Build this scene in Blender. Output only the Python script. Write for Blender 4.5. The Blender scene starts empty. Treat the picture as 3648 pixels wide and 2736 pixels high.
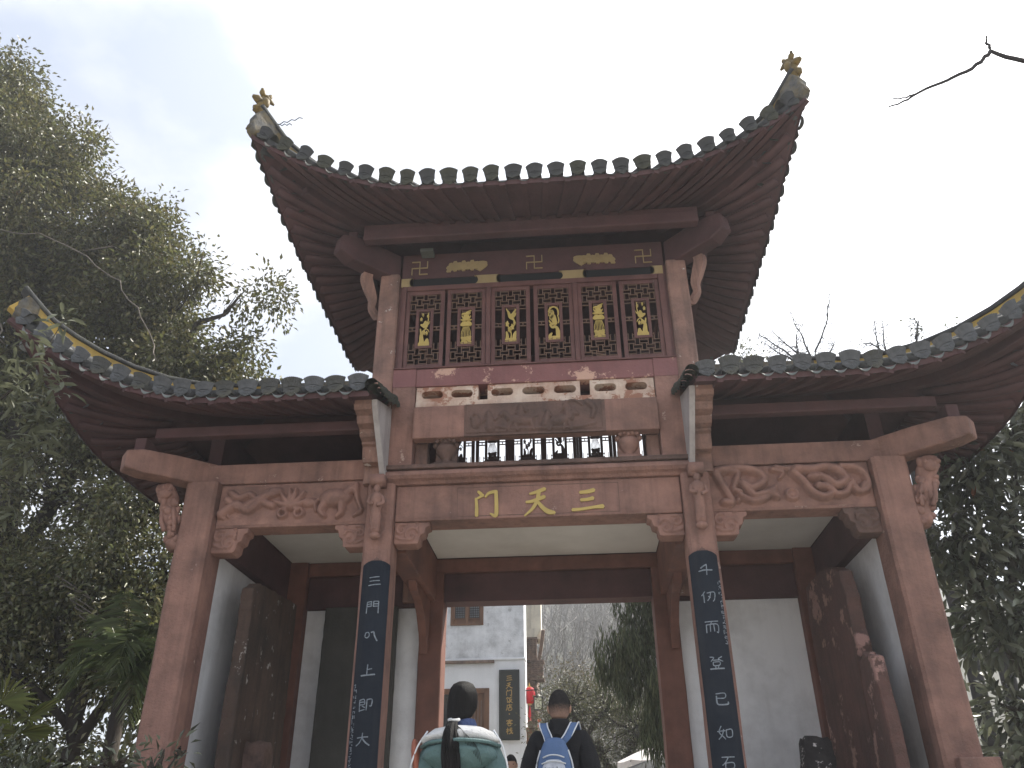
import bpy, bmesh, math, random
import numpy as np
from mathutils import Vector, Matrix, noise as mnoise

scene = bpy.context.scene
COL = scene.collection
rnd = random.Random(7)
R = math.radians

# ------------------------------------------------------------------ camera
cam_d = bpy.data.cameras.new("camera")
cam = bpy.data.objects.new("camera", cam_d)
COL.objects.link(cam)
cam_d.sensor_fit = 'HORIZONTAL'
cam_d.sensor_width = 36.0
cam_d.lens = 2922.5 / 3648 * 36.0
cam_d.clip_start = 0.05
cam_d.clip_end = 2000.0
YAW, PITCH, ROLL = .076, .5082, -.0078
fw = Vector((-math.sin(YAW) * math.cos(PITCH), math.cos(YAW) * math.cos(PITCH), math.sin(PITCH)))
rt = Vector((math.cos(YAW), math.sin(YAW), 0))
up = rt.cross(fw)
r2 = rt * math.cos(ROLL) + up * math.sin(ROLL)
u2 = -rt * math.sin(ROLL) + up * math.cos(ROLL)
M3 = Matrix((r2, u2, -fw)).transposed()
cam.matrix_world = Matrix.Translation((.3667, -8.0, .3716)) @ M3.to_4x4()
scene.camera = cam

# ------------------------------------------------------------------ world: thin bright cloud over a hazy blue sky
SUN_AZ, SUN_EL = R(50), R(50)          # azimuth from +Y towards +X
sun_dir = Vector((math.sin(SUN_AZ) * math.cos(SUN_EL), math.cos(SUN_AZ) * math.cos(SUN_EL), math.sin(SUN_EL)))
world = bpy.data.worlds.new("World")
scene.world = world
world.use_nodes = True
wt = world.node_tree
wt.nodes.clear()
def wn(t, **kw):
    n = wt.nodes.new(t)
    for k, v in kw.items():
        setattr(n, k, v)
    return n
wo = wn('ShaderNodeOutputWorld')
bg = wn('ShaderNodeBackground')
bg.inputs['Strength'].default_value = 0.1
sky = wn('ShaderNodeTexSky', sky_type='NISHITA', sun_disc=False, sun_elevation=SUN_EL, sun_rotation=SUN_AZ)
sky.air_density = 1.2
sky.dust_density = 2.0
tc = wn('ShaderNodeTexCoord')
mp = wn('ShaderNodeMapping')
mp.inputs['Scale'].default_value = (1, 1, 1.7)
mp.inputs['Location'].default_value = (2.9, 6.3, 5.7)
n1 = wn('ShaderNodeTexNoise')
n1.inputs['Scale'].default_value = 1.9
n1.inputs['Detail'].default_value = 6
n1.inputs['Roughness'].default_value = .52
n1.inputs['Distortion'].default_value = .25
rmp = wn('ShaderNodeValToRGB')                 # cloud cover
rmp.color_ramp.elements[0].position = .36
rmp.color_ramp.elements[0].color = (.68, .68, .68, 1)
rmp.color_ramp.elements[1].position = .58
rmp.color_ramp.elements[1].color = (1, 1, 1, 1)
n2 = wn('ShaderNodeTexNoise')
n2.inputs['Scale'].default_value = 4.2
n2.inputs['Detail'].default_value = 7
rmp2 = wn('ShaderNodeValToRGB')                # cloud thickness: grey bellies to white
rmp2.color_ramp.elements[0].position = .40
rmp2.color_ramp.elements[0].color = (2.6, 2.95, 3.65, 1)
rmp2.color_ramp.elements[1].position = .58
rmp2.color_ramp.elements[1].color = (4.3, 4.45, 4.85, 1)
mix = wn('ShaderNodeMixRGB')
dot = wn('ShaderNodeVectorMath', operation='DOT_PRODUCT')
dot.inputs[1].default_value = sun_dir
mx0 = wn('ShaderNodeMath', operation='MAXIMUM')
mx0.inputs[1].default_value = 0
pw = wn('ShaderNodeMath', operation='POWER')
pw.inputs[1].default_value = 6
glow = wn('ShaderNodeMixRGB', blend_type='ADD')
gm = wn('ShaderNodeMixRGB', blend_type='MULTIPLY')
gm.inputs[0].default_value = 1
gm.inputs[1].default_value = (12.0, 11.8, 11.4, 1)
glow.inputs[0].default_value = 1
L = wt.links.new
L(tc.outputs['Generated'], mp.inputs['Vector'])
L(mp.outputs[0], n1.inputs['Vector'])
L(mp.outputs[0], n2.inputs['Vector'])
L(n1.outputs['Fac'], rmp.inputs[0])
L(n2.outputs['Fac'], rmp2.inputs[0])
L(rmp.outputs[0], mix.inputs[0])
L(sky.outputs[0], mix.inputs[1])
L(rmp2.outputs[0], mix.inputs[2])
L(tc.outputs['Generated'], dot.inputs[0])
L(dot.outputs['Value'], mx0.inputs[0])
L(mx0.outputs[0], pw.inputs[0])
L(pw.outputs[0], gm.inputs[2])
L(mix.outputs[0], glow.inputs[1])
L(gm.outputs[0], glow.inputs[2])
L(glow.outputs[0], bg.inputs['Color'])
L(bg.outputs[0], wo.inputs[0])

# ------------------------------------------------------------------ sun, seen through thin cloud
sl = bpy.data.lights.new("sun", 'SUN')
sl.energy = 4.6
sl.angle = R(1.5)
sl.color = (1, .95, .86)
so = bpy.data.objects.new("sun", sl)
COL.objects.link(so)
so.rotation_euler = (-sun_dir).to_track_quat('-Z', 'Y').to_euler()
so.location = (20, 20, 40)

vs = scene.view_settings
vs.view_transform = 'Standard'
vs.look = 'None'
vs.exposure = 1.2
vs.gamma = 1
vs.use_curve_mapping = False
scene.cycles.max_bounces = 8
scene.cycles.transparent_max_bounces = 8

# ------------------------------------------------------------------ materials
def mat(name, c1, c2=None, scale=6.0, rough=.8, bump=.25, bscale=40.0, stain=None, stain_amt=0.0, stain_scale=1.3,
        streak=0.0, streak_col=(.02, .02, .018), chip=None, chip_lo=.62, chip_scale=5.0, island=0.0, spec=.35, metal=0.0,
        transl=0.0, stretch=(1, 1, 1)):
    m = bpy.data.materials.new(name)
    m.use_nodes = True
    t = m.node_tree
    t.nodes.clear()
    N = t.nodes.new
    K = t.links.new
    out = N('ShaderNodeOutputMaterial')
    p = N('ShaderNodeBsdfPrincipled')
    p.inputs['Roughness'].default_value = rough
    p.inputs['Metallic'].default_value = metal
    p.inputs['Specular IOR Level'].default_value = spec
    tcn = N('ShaderNodeTexCoord')
    mpn = N('ShaderNodeMapping')
    mpn.inputs['Scale'].default_value = stretch
    K(tcn.outputs['Object'], mpn.inputs['Vector'])
    vec = mpn.outputs[0]
    def noi(sc, det=5, ro=.6, v=vec):
        n = N('ShaderNodeTexNoise')
        n.inputs['Scale'].default_value = sc
        n.inputs['Detail'].default_value = det
        n.inputs['Roughness'].default_value = ro
        K(v, n.inputs['Vector'])
        return n.outputs['Fac']
    def ramp(f, a, b, lo=0., hi=1.):
        r = N('ShaderNodeMapRange')
        r.inputs['From Min'].default_value = a
        r.inputs['From Max'].default_value = b
        r.inputs['To Min'].default_value = lo
        r.inputs['To Max'].default_value = hi
        K(f, r.inputs['Value'])
        return r.outputs[0]
    def mixc(f, a, b):
        x = N('ShaderNodeMixRGB')
        if isinstance(f, float):
            x.inputs[0].default_value = f
        else:
            K(f, x.inputs[0])
        for i, v in ((1, a), (2, b)):
            if isinstance(v, tuple):
                x.inputs[i].default_value = (*v, 1)
            else:
                K(v, x.inputs[i])
        return x.outputs[0]
    c2 = c2 or tuple(v * .7 for v in c1)
    col = mixc(ramp(noi(scale), .3, .7), c1, c2)
    if stain is not None:
        col = mixc(ramp(noi(stain_scale, 6, .65), .45, .75, 0, stain_amt), col, stain)
    if streak:
        m2 = N('ShaderNodeMapping')
        m2.inputs['Scale'].default_value = (7, 7, .55)
        K(tcn.outputs['Object'], m2.inputs['Vector'])
        col = mixc(ramp(noi(1.3, 5, .6, m2.outputs[0]), .48, .78, 0, streak), col, streak_col)
    if chip is not None:
        col = mixc(ramp(noi(chip_scale, 9, .72), chip_lo, chip_lo + .035), col, chip)
    if island:
        g = N('ShaderNodeNewGeometry')
        h = N('ShaderNodeHueSaturation')
        K(ramp(g.outputs['Random Per Island'], 0, 1, 1 - island, 1 + island), h.inputs['Value'])
        r3 = N('ShaderNodeMath')
        r3.operation = 'FRACT'
        r4 = N('ShaderNodeMath')
        r4.operation = 'MULTIPLY'
        r4.inputs[1].default_value = 7.31
        K(g.outputs['Random Per Island'], r4.inputs[0])
        K(r4.outputs[0], r3.inputs[0])
        K(ramp(r3.outputs[0], 0, 1, .5 - island * .07, .5 + island * .035), h.inputs['Hue'])
        K(col, h.inputs['Color'])
        col = h.outputs[0]
    K(col, p.inputs['Base Color'])
    if bump:
        b = N('ShaderNodeBump')
        b.inputs['Strength'].default_value = bump
        b.inputs['Distance'].default_value = .02
        K(noi(bscale, 6, .65), b.inputs['Height'])
        K(b.outputs[0], p.inputs['Normal'])
    if transl:
        tr = N('ShaderNodeBsdfTranslucent')
        K(col, tr.inputs['Color'])
        ms = N('ShaderNodeMixShader')
        ms.inputs[0].default_value = transl
        K(p.outputs[0], ms.inputs[1])
        K(tr.outputs[0], ms.inputs[2])
        K(ms.outputs[0], out.inputs[0])
    else:
        K(p.outputs[0], out.inputs[0])
    return m

STONE = mat('red_sandstone', (.40, .222, .17), (.25, .14, .112), 3.2, .9, .9, 24, (.09, .06, .05), .75, 1.3, .42, (.055, .042, .037), (.46, .33, .27), .64, 3.2)
STONE2 = mat('pale_sandstone', (.42, .245, .19), (.27, .155, .12), 3.5, .9, .8, 26, (.11, .078, .068), .85, 1.6, .7, (.08, .062, .054), (.64, .56, .5), .60, 3.6)
CARVE = mat('carved_sandstone', (.39, .218, .168), (.25, .14, .112), 7, .9, .4, 60, (.07, .052, .044), .6, 2.0)
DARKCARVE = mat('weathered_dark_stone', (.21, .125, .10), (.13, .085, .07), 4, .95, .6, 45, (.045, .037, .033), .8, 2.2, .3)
REDPAINT = mat('purple_red_paint', (.27, .118, .11), (.22, .096, .09), 2.5, .6, .3, 30, (.12, .05, .05), .5, 1.5, .3, (.1, .06, .055), (.58, .36, .27), .575, 2.6)
REDWOOD = mat('red_painted_wood', (.175, .083, .070), (.125, .06, .053), 4, .55, .2, 50, (.06, .025, .025), .4, 2, 0, (0, 0, 0), (.33, .2, .17), .73, 6)
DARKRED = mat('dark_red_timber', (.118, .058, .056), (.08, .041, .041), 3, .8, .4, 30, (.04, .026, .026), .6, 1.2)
BEAMRED = mat('red_brown_beam', (.215, .096, .068), (.16, .072, .052), 3, .7, .3, 30, (.07, .035, .03), .5, 1.5, .2, (.05, .03, .025))
LATTICE = mat('lattice_bars', (.20, .12, .08), (.13, .078, .058), 8, .7, .1)
PALEPEEL = mat('peeling_white_paint', (.74, .63, .53), (.60, .44, .33), 5, .85, .4, 50, (.38, .19, .125), .95, 2.2, .5, (.25, .14, .10), (.36, .18, .12), .515, 4)
PLASTER = mat('white_plaster', (.86, .86, .86), (.80, .80, .80), 1.5, .9, .2, 40, (.46, .45, .44), .7, 1.4, .15, (.36, .35, .34))
CEIL = mat('ceiling_plaster', (.70, .68, .64), (.62, .6, .56), 1.5, .9, .1, 50, (.4, .37, .33), .5, .8)
GREYWALL = mat('grey_white_plaster', (.52, .49, .47), (.42, .38, .37), 2, .9, .3, 30, (.22, .17, .16), .6, 1.8, .4, (.13, .1, .09))
TILE = mat('dark_roof_tile', (.060, .060, .061), (.033, .034, .035), 9, .75, .5, 60, (.12, .125, .09), .5, 5)
TILELIGHT = mat('pale_grey_tile', (.3, .31, .3), (.2, .21, .2), 12, .8, .5, 60, (.08, .09, .07), .5, 6)
MOSS = mat('mossy_tile', (.075, .08, .065), (.04, .043, .037), 12, .9, .8, 40, (.07, .09, .03), .6, 6)
YELLOW = mat('ridge_yellow_paint', (.58, .38, .075), (.48, .32, .08), 5, .7, .3, 30, (.2, .17, .1), .7, 3.5, .3, (.12, .1, .07))
WORNYELLOW = mat('worn_yellow_glaze', (.24, .155, .03), (.12, .085, .028), 10, .6, .5, 50, (.06, .05, .03), .8, 9)
HIPGREY = mat('lichened_ridge', (.17, .165, .15), (.07, .07, .068), 12, .9, .9, 40, (.26, .18, .05), .7, 4.5)
GOLD = mat('gold_paint', (.55, .40, .11), (.45, .33, .09), 6, .45, .15, 60, spec=.5)
GOLDPALE = mat('pale_gold_paint', (.40, .30, .15), (.31, .23, .115), 5, .5, .1, 60)
BLACK = mat('dark_recess', (.012, .013, .014), (.018, .018, .018), 3, .8, 0)
NAVY = mat('navy_lacquer', (.019, .025, .036), (.012, .016, .024), 3, .75, .15, 40, (.04, .045, .05), .4, 2.5, .3, (.05, .05, .05), spec=.15)
GLYPH = mat('pale_carved_lettering', (.36, .39, .42), (.15, .18, .21), 40, .85, .3)
STELE = mat('brown_stele_stone', (.125, .082, .062), (.08, .055, .044), 3, .9, .9, 30, (.04, .036, .031), .8, 1.6, .7, (.035, .031, .027), (.42, .39, .36), .62, 7)
STELEGREY = mat('grey_stele_stone', (.085, .082, .072), (.06, .058, .052), 2, .9, .35, 40, (.04, .04, .036), .5, 1.5, .35, (.035, .035, .03))
STELERED = mat('broken_red_stele', (.18, .092, .075), (.105, .062, .052), 2, .9, 1.0, 22, (.045, .042, .035), .85, 1.3, .5, (.05, .04, .034), (.34, .2, .17), .555, 2.0)
ROCKDARK = mat('pitted_dark_rock', (.05, .044, .043), (.028, .025, .026), 9, .9, 1.0, 30, (.012, .012, .012), .8, 8, 0, (0, 0, 0), (.6, .57, .55), .60, 13)
ROCKBROWN = mat('brown_rock', (.2, .125, .10), (.12, .078, .065), 9, .9, 1.0, 30, (.05, .04, .035), .8, 5, 0, (0, 0, 0), (.45, .4, .36), .68, 12)

# ------------------------------------------------------------------ mesh helpers
class MB:
    def __init__(self):
        self.v = []
        self.f = []
    def add(self, vs_, fs_):
        b = len(self.v)
        self.v.extend([tuple(p) for p in vs_])
        self.f.extend([tuple(b + i for i in f) for f in fs_])
        return self
    def box(self, x0, x1, y0, y1, z0, z1, M=None):
        p = [Vector((x, y, z)) for z in (z0, z1) for y in (y0, y1) for x in (x0, x1)]
        if M is not None:
            p = [M @ q for q in p]
        return self.add(p, [(0, 2, 3, 1), (4, 5, 7, 6), (0, 1, 5, 4), (2, 6, 7, 3), (0, 4, 6, 2), (1, 3, 7, 5)])
    def rings(self, rs, cap=True, closed=True):
        n = len(rs[0])
        b = len(self.v)
        for r_ in rs:
            self.v.extend([tuple(p) for p in r_])
        for i in range(len(rs) - 1):
            for j in range(n if closed else n - 1):
                a = b + i * n + j
                c = b + i * n + (j + 1) % n
                self.f.append((a, c, c + n, a + n))
        if cap and closed:
            self.f.append(tuple(b + j for j in range(n))[::-1])
            self.f.append(tuple(b + (len(rs) - 1) * n + j for j in range(n)))
        return self
    def tube(self, path, rad, n=8, cap=True, flat=1.0, ref=(0, 0, 1)):
        path = [Vector(p) for p in path]
        m = len(path)
        rs = []
        ref = Vector(ref)
        for i, p in enumerate(path):
            d = (path[min(i + 1, m - 1)] - path[max(i - 1, 0)])
            d = d.normalized() if d.length > 1e-9 else Vector((0, 0, 1))
            rf = ref if abs(d.dot(ref)) < .97 else Vector((1, 0, 0)) if abs(d.x) < .9 else Vector((0, 1, 0))
            s = d.cross(rf).normalized()
            t = s.cross(d)
            r_ = rad[i] if hasattr(rad, '__len__') else rad
            rs.append([p + s * (math.cos(2 * math.pi * k / n) * r_) + t * (math.sin(2 * math.pi * k / n) * r_ * flat) for k in range(n)])
        return self.rings(rs, cap)
    def bar(self, path, w, h, upv=(0, 0, 1)):
        path = [Vector(p) for p in path]
        m = len(path)
        rs = []
        upv = Vector(upv)
        for i, p in enumerate(path):
            d = (path[min(i + 1, m - 1)] - path[max(i - 1, 0)]).normalized()
            s = d.cross(upv).normalized()
            t = s.cross(d)
            ww = w[i] if hasattr(w, '__len__') else w
            hh = h[i] if hasattr(h, '__len__') else h
            rs.append([p + s * (a * ww / 2) + t * (b * hh / 2) for a, b in ((-1, -1), (1, -1), (1, 1), (-1, 1))])
        return self.rings(rs)
    def prism(self, poly, O, ux, uz, n, depth):
        """polygon (x, z pairs) on plane O+x*ux+z*uz, extruded by depth along n"""
        O, ux, uz, n = Vector(O), Vector(ux), Vector(uz), Vector(n)
        a = [O + ux * x + uz * z for x, z in poly]
        b = [p + n * depth for p in a]
        k = len(poly)
        return self.add(a + b, [tuple(range(k))[::-1], tuple(range(k, 2 * k))] + [(i, (i + 1) % k, k + (i + 1) % k, k + i) for i in range(k)])
    def ell(self, c, r_, nu=16, nv=10, M=None, fn=None):
        c = Vector(c)
        rs = []
        for j in range(nv + 1):
            th = math.pi * j / nv
            ring = []
            for i in range(nu):
                ph = 2 * math.pi * i / nu
                d = Vector((math.sin(th) * math.cos(ph), math.sin(th) * math.sin(ph), -math.cos(th)))
                q = Vector((d.x * r_[0], d.y * r_[1], d.z * r_[2]))
                if fn:
                    q = fn(d, q)
                if M is not None:
                    q = M @ q
                ring.append(c + q)
            rs.append(ring)
        return self.rings(rs, cap=False)
    def lathe(self, c, prof, n=16):
        c = Vector(c)
        return self.rings([[c + Vector((math.cos(2 * math.pi * k / n) * r_, math.sin(2 * math.pi * k / n) * r_, z)) for k in range(n)] for r_, z in prof])
    def mesh(self, name, m, smooth=False):
        me = bpy.data.meshes.new(name)
        me.from_pydata(self.v, [], self.f)
        me.materials.append(m)
        if smooth:
            me.polygons.foreach_set('use_smooth', [True] * len(me.polygons))
        me.update()
        return me
    def build(self, name, m, parent=None, smooth=False, bevel=0.0, loc=None, angle=40):
        o = bpy.data.objects.new(name, self.mesh(name, m, smooth))
        COL.objects.link(o)
        if parent is not None:
            o.parent = parent
        if loc is not None:
            o.location = loc
        if bevel:
            b = o.modifiers.new('bevel', 'BEVEL')
            b.width = bevel
            b.segments = 2
            b.limit_method = 'ANGLE'
            b.angle_limit = R(angle)
        return o

def empty(name, loc=(0, 0, 0), parent=None):
    o = bpy.data.objects.new(name, None)
    COL.objects.link(o)
    o.location = loc
    o.empty_display_size = .2
    if parent is not None:
        o.parent = parent
    return o
def tag(o, label, cat, group=None):
    o['label'] = label
    o['category'] = cat
    if group:
        o['group'] = group
    return o
def kind(o, k):
    o['kind'] = k
    return o
def put(name, me, parent, Mx, label=None):
    o = bpy.data.objects.new(name, me)
    COL.objects.link(o)
    o.parent = parent
    o.matrix_local = Mx
    if label:
        o['label'] = label
    return o
def smoothpath(pts, n=4):
    """Catmull-Rom through points of any dimension"""
    P = [np.array(p, float) for p in pts]
    if len(P) < 3:
        return [tuple(p) for p in P]
    Q = [2 * P[0] - P[1]] + P + [2 * P[-1] - P[-2]]
    out = []
    for i in range(1, len(Q) - 2):
        for k in range(n):
            t = k / n
            a, b, c, d = Q[i - 1:i + 3]
            out.append(tuple(.5 * ((2 * b) + (c - a) * t + (2 * a - 5 * b + 4 * c - d) * t * t + (3 * b - a - 3 * c + d) * t ** 3)))
    out.append(tuple(P[-1]))
    return out
def brush(mb, strokes, O, ux, uz, n, w, h, base=.012, step=.0011, smooth=3, surf=None):
    """brush strokes in a unit box; every stroke a raised ribbon with its own height"""
    O, ux, uz, n = Vector(O), Vector(ux), Vector(uz), Vector(n)
    for k, st in enumerate(strokes):
        pts = smoothpath([(p[0], p[1], p[2]) for p in st], smooth) if len(st) > 2 else [st[0], tuple((a + b) / 2 for a, b in zip(*st)), st[1]]
        d_ = base + step * k
        Lf, Rf = [], []
        m = len(pts)
        P = [Vector((p[0] * w, p[1] * h)) for p in pts]
        for i in range(m):
            t = P[min(i + 1, m - 1)] - P[max(i - 1, 0)]
            t = t.normalized() if t.length > 1e-9 else Vector((1, 0))
            s = Vector((-t.y, t.x)) * (pts[i][2] * w / 2)
            Lf.append(P[i] + s)
            Rf.append(P[i] - s)
        t0 = (P[0] - P[1]).normalized() * pts[0][2] * w * .35
        t1 = (P[-1] - P[-2]).normalized() * pts[-1][2] * w * .35
        poly = [P[0] + t0] + Lf + [P[-1] + t1] + Rf[::-1]
        pos = (lambda q, dd: O + ux * q.x + uz * q.y + n * dd) if surf is None else surf
        top = [pos(q, d_) for q in poly]
        bot = [pos(q, 0) for q in poly]
        nn = len(poly)
        b = len(mb.v)
        mb.v.extend([tuple(p) for p in top + bot])
        for i in range(nn):
            j = (i + 1) % nn
            mb.f.append((b + i, b + nn + i, b + nn + j, b + j))
        # ribbon faces
        mb.f.append((b, b + nn - 1, b + 1))
        for i in range(m - 1):
            mb.f.append((b + 1 + i, b + nn - 1 - i, b + nn - 2 - i, b + 2 + i))
        mb.f.append((b + m, b + m + 2, b + m + 1))
    return mb
def spiral(cx, cz, r0, turns=1.5, a0=0.0, sgn=1, k=14):
    return [(cx + r0 * (1 - i / k) * math.cos(a0 + sgn * 2 * math.pi * turns * i / k), cz + r0 * (1 - i / k) * math.sin(a0 + sgn * 2 * math.pi * turns * i / k)) for i in range(k)]
def relief(name, m, parent, O, ux, uz, n, w, h, nx, nz, shapes, amp=1.0, seed=0, rough=.004, border=0.0):
    """carved relief: a fine sheet raised along rounded strokes and bosses, with side skirts back to the ground"""
    O, ux, uz, n = (np.array(v, float) for v in (O, ux, uz, n))
    X, Z = np.meshgrid(np.linspace(0, w, nx), np.linspace(0, h, nz))
    H = np.zeros_like(X)
    for s in shapes:
        if s[0] == 'e':
            _, cx, cz, rx, rz, hh = s[:6]
            a = s[6] if len(s) > 6 else 0
            dx, dz = X - cx, Z - cz
            ca, sa = math.cos(a), math.sin(a)
            d2 = ((dx * ca + dz * sa) / rx) ** 2 + ((-dx * sa + dz * ca) / rz) ** 2
            H = np.maximum(H, hh * np.sqrt(np.clip(1 - d2, 0, 1)))
        elif s[0] == 'r':                      # ring
            _, cx, cz, rr, tw, hh = s
            d = np.abs(np.hypot(X - cx, Z - cz) - rr) / tw
            H = np.maximum(H, hh * np.sqrt(np.clip(1 - d * d, 0, 1)))
        elif s[0] == 'p':                      # flat raised panel
            _, x0, x1, z0, z1, hh = s
            H = np.where((X >= x0) & (X <= x1) & (Z >= z0) & (Z <= z1), np.maximum(H, hh), H)
        else:
            pts, r0, r1, hh = s[1], s[2], s[3], s[4]
            pts = smoothpath(pts, 4)
            mm = len(pts) - 1
            for i in range(mm):
                (ax, az), (bx, bz) = pts[i][:2], pts[i + 1][:2]
                ll = max((bx - ax) ** 2 + (bz - az) ** 2, 1e-12)
                t = np.clip(((X - ax) * (bx - ax) + (Z - az) * (bz - az)) / ll, 0, 1)
                rr = r0 + (r1 - r0) * (i + t) / mm
                d = np.hypot(X - ax - t * (bx - ax), Z - az - t * (bz - az)) / rr
                H = np.maximum(H, hh * (.55 + .45 * rr / max(r0, r1)) * np.sqrt(np.clip(1 - d * d, 0, 1)))
    rg = np.random.default_rng(seed)
    H = H * amp + rg.normal(0, rough * .35, H.shape)
    V = O + X[..., None] * ux + Z[..., None] * uz + (H + .004)[..., None] * n
    V = V.reshape(-1, 3)
    mb = MB()
    mb.v = [tuple(p) for p in V]
    for j in range(nz - 1):
        for i in range(nx - 1):
            a = j * nx + i
            mb.f.append((a, a + 1, a + nx + 1, a + nx))
    return mb.build(name, m, parent, smooth=True)

# ================================================================== the setting: ground and steps
def grid_sheet(name, m, fn, x0, x1, y0, y1, nx, ny, smooth=True):
    mb = MB()
    for j in range(ny):
        for i in range(nx):
            x = x0 + (x1 - x0) * i / (nx - 1)
            y = y0 + (y1 - y0) * j / (ny - 1)
            mb.v.append((x, y, fn(x, y)))
    for j in range(ny - 1):
        for i in range(nx - 1):
            a = j * nx + i
            mb.f.append((a, a + 1, a + nx + 1, a + nx))
    return mb.build(name, m, None, smooth)
GROUND = mat('leaf_littered_earth', (.068, .066, .054), (.048, .047, .038), 5, .95, .8, 12, (.05, .06, .025), .7, .8)
PAVE = mat('worn_bounce_paving', (.46, .43, .38), (.37, .345, .305), 3, .9, .5, 20, (.1, .09, .075), .6, 1.5)  # stone tone raised so the paving bounces more light upward
def smst(a, b, x):
    t = min(1, max(0, (x - a) / (b - a)))
    return t * t * (3 - 2 * t)
def ground_z(x, y):
    z = -1.16 + 1.1 * smst(-6.5, -.3, y) - .03
    z += .75 * smst(4, 13, y)
    z += .5 * smst(4.2, 9, abs(x)) * (1 - smst(3, 12, y)) * smst(-9, -2, y)
    z += (.34 * max(0, y - 24) ** 1.0) * smst(-14, 2, x + .12 * y) * (1 - .0 * x) if y > 24 else 0
    return min(z, 40) + .05 * mnoise.noise(Vector((x * .4, y * .4, 0)))
def flat_gate(x, y):
    z = ground_z(x, y)
    if abs(x) < 4.4 and -1.2 < y < 3.4:
        z = min(z, -.32)
    if abs(x) < 3.4 and -7 < y <= -1.2:
        z = min(z, -1.16 + 1.1 * smst(-6.5, -.3, y) - .45)
    return z
kind(grid_sheet('ground', GROUND, flat_gate, -60, 60, -25, 130, 121, 156), 'structure')
lv = [(-6.4, -1.0), (-5.9, -.84), (-5.4, -.68), (-4.9, -.52), (-4.2, -.36), (-1.05, -.18)]
st_o = kind(empty('stone_steps'), 'structure')
for i, (y, z) in enumerate(lv):
    y1 = lv[i + 1][0] if i + 1 < len(lv) else -.75
    MB().box(-3.1, 3.1, y, y1 - .004, z - .5, z).build('step', PAVE, st_o, bevel=.015)
kind(MB().box(-14, 14, -24.5, -6.41, -1.4, -1.12).build('bounce_forecourt', PAVE, None), 'structure')  # unseen paving added to bounce sunlight up under the eaves
kind(MB().box(-4.2, 4.2, -.75, 3.1, -.45, -.012).build('gate_platform', PAVE, None, bevel=.015), 'structure')
kind(MB().box(-12.0, 4.0, 3.1, 13.9, .0, .004).build('path', PAVE, None), 'structure')
bpy.data.objects['path'].data.vertices.foreach_set('co', [c for v in bpy.data.objects['path'].data.vertices for c in (v.co.x * .25 if v.co.x < 0 else v.co.x * .5, v.co.y, v.co.z - .02 + (.78 if v.co.y > 8 else 0))])

# ================================================================== the gatehouse
G = empty('gatehouse')
tag(G, 'red sandstone gate tower with two lower wings and upswept dark tiled eaves', 'gatehouse')
EX, EZ, EN = (1, 0, 0), (0, 0, 1), (0, -1, 0)

def stone_column(x0, x1, y0, y1, z0, z1, m=STONE, name='column', ch=.028):
    """square shaft with chamfered arrises, a few rings for a slightly uneven line"""
    mb = MB()
    rs = []
    k = max(2, int((z1 - z0) / .35))
    for i in range(k + 1):
        z = z0 + (z1 - z0) * i / k
        w = .004
        a, b, c, d = x0 + rnd.uniform(-w, w), x1 + rnd.uniform(-w, w), y0 + rnd.uniform(-w, w), y1
        rs.append([(a + ch, c, z), (b - ch, c, z), (b, c + ch, z), (b, d - ch, z), (b - ch, d, z), (a + ch, d, z), (a, d - ch, z), (a, c + ch, z)])
    mb.rings(rs)
    return mb.build(name, m, G)

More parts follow.
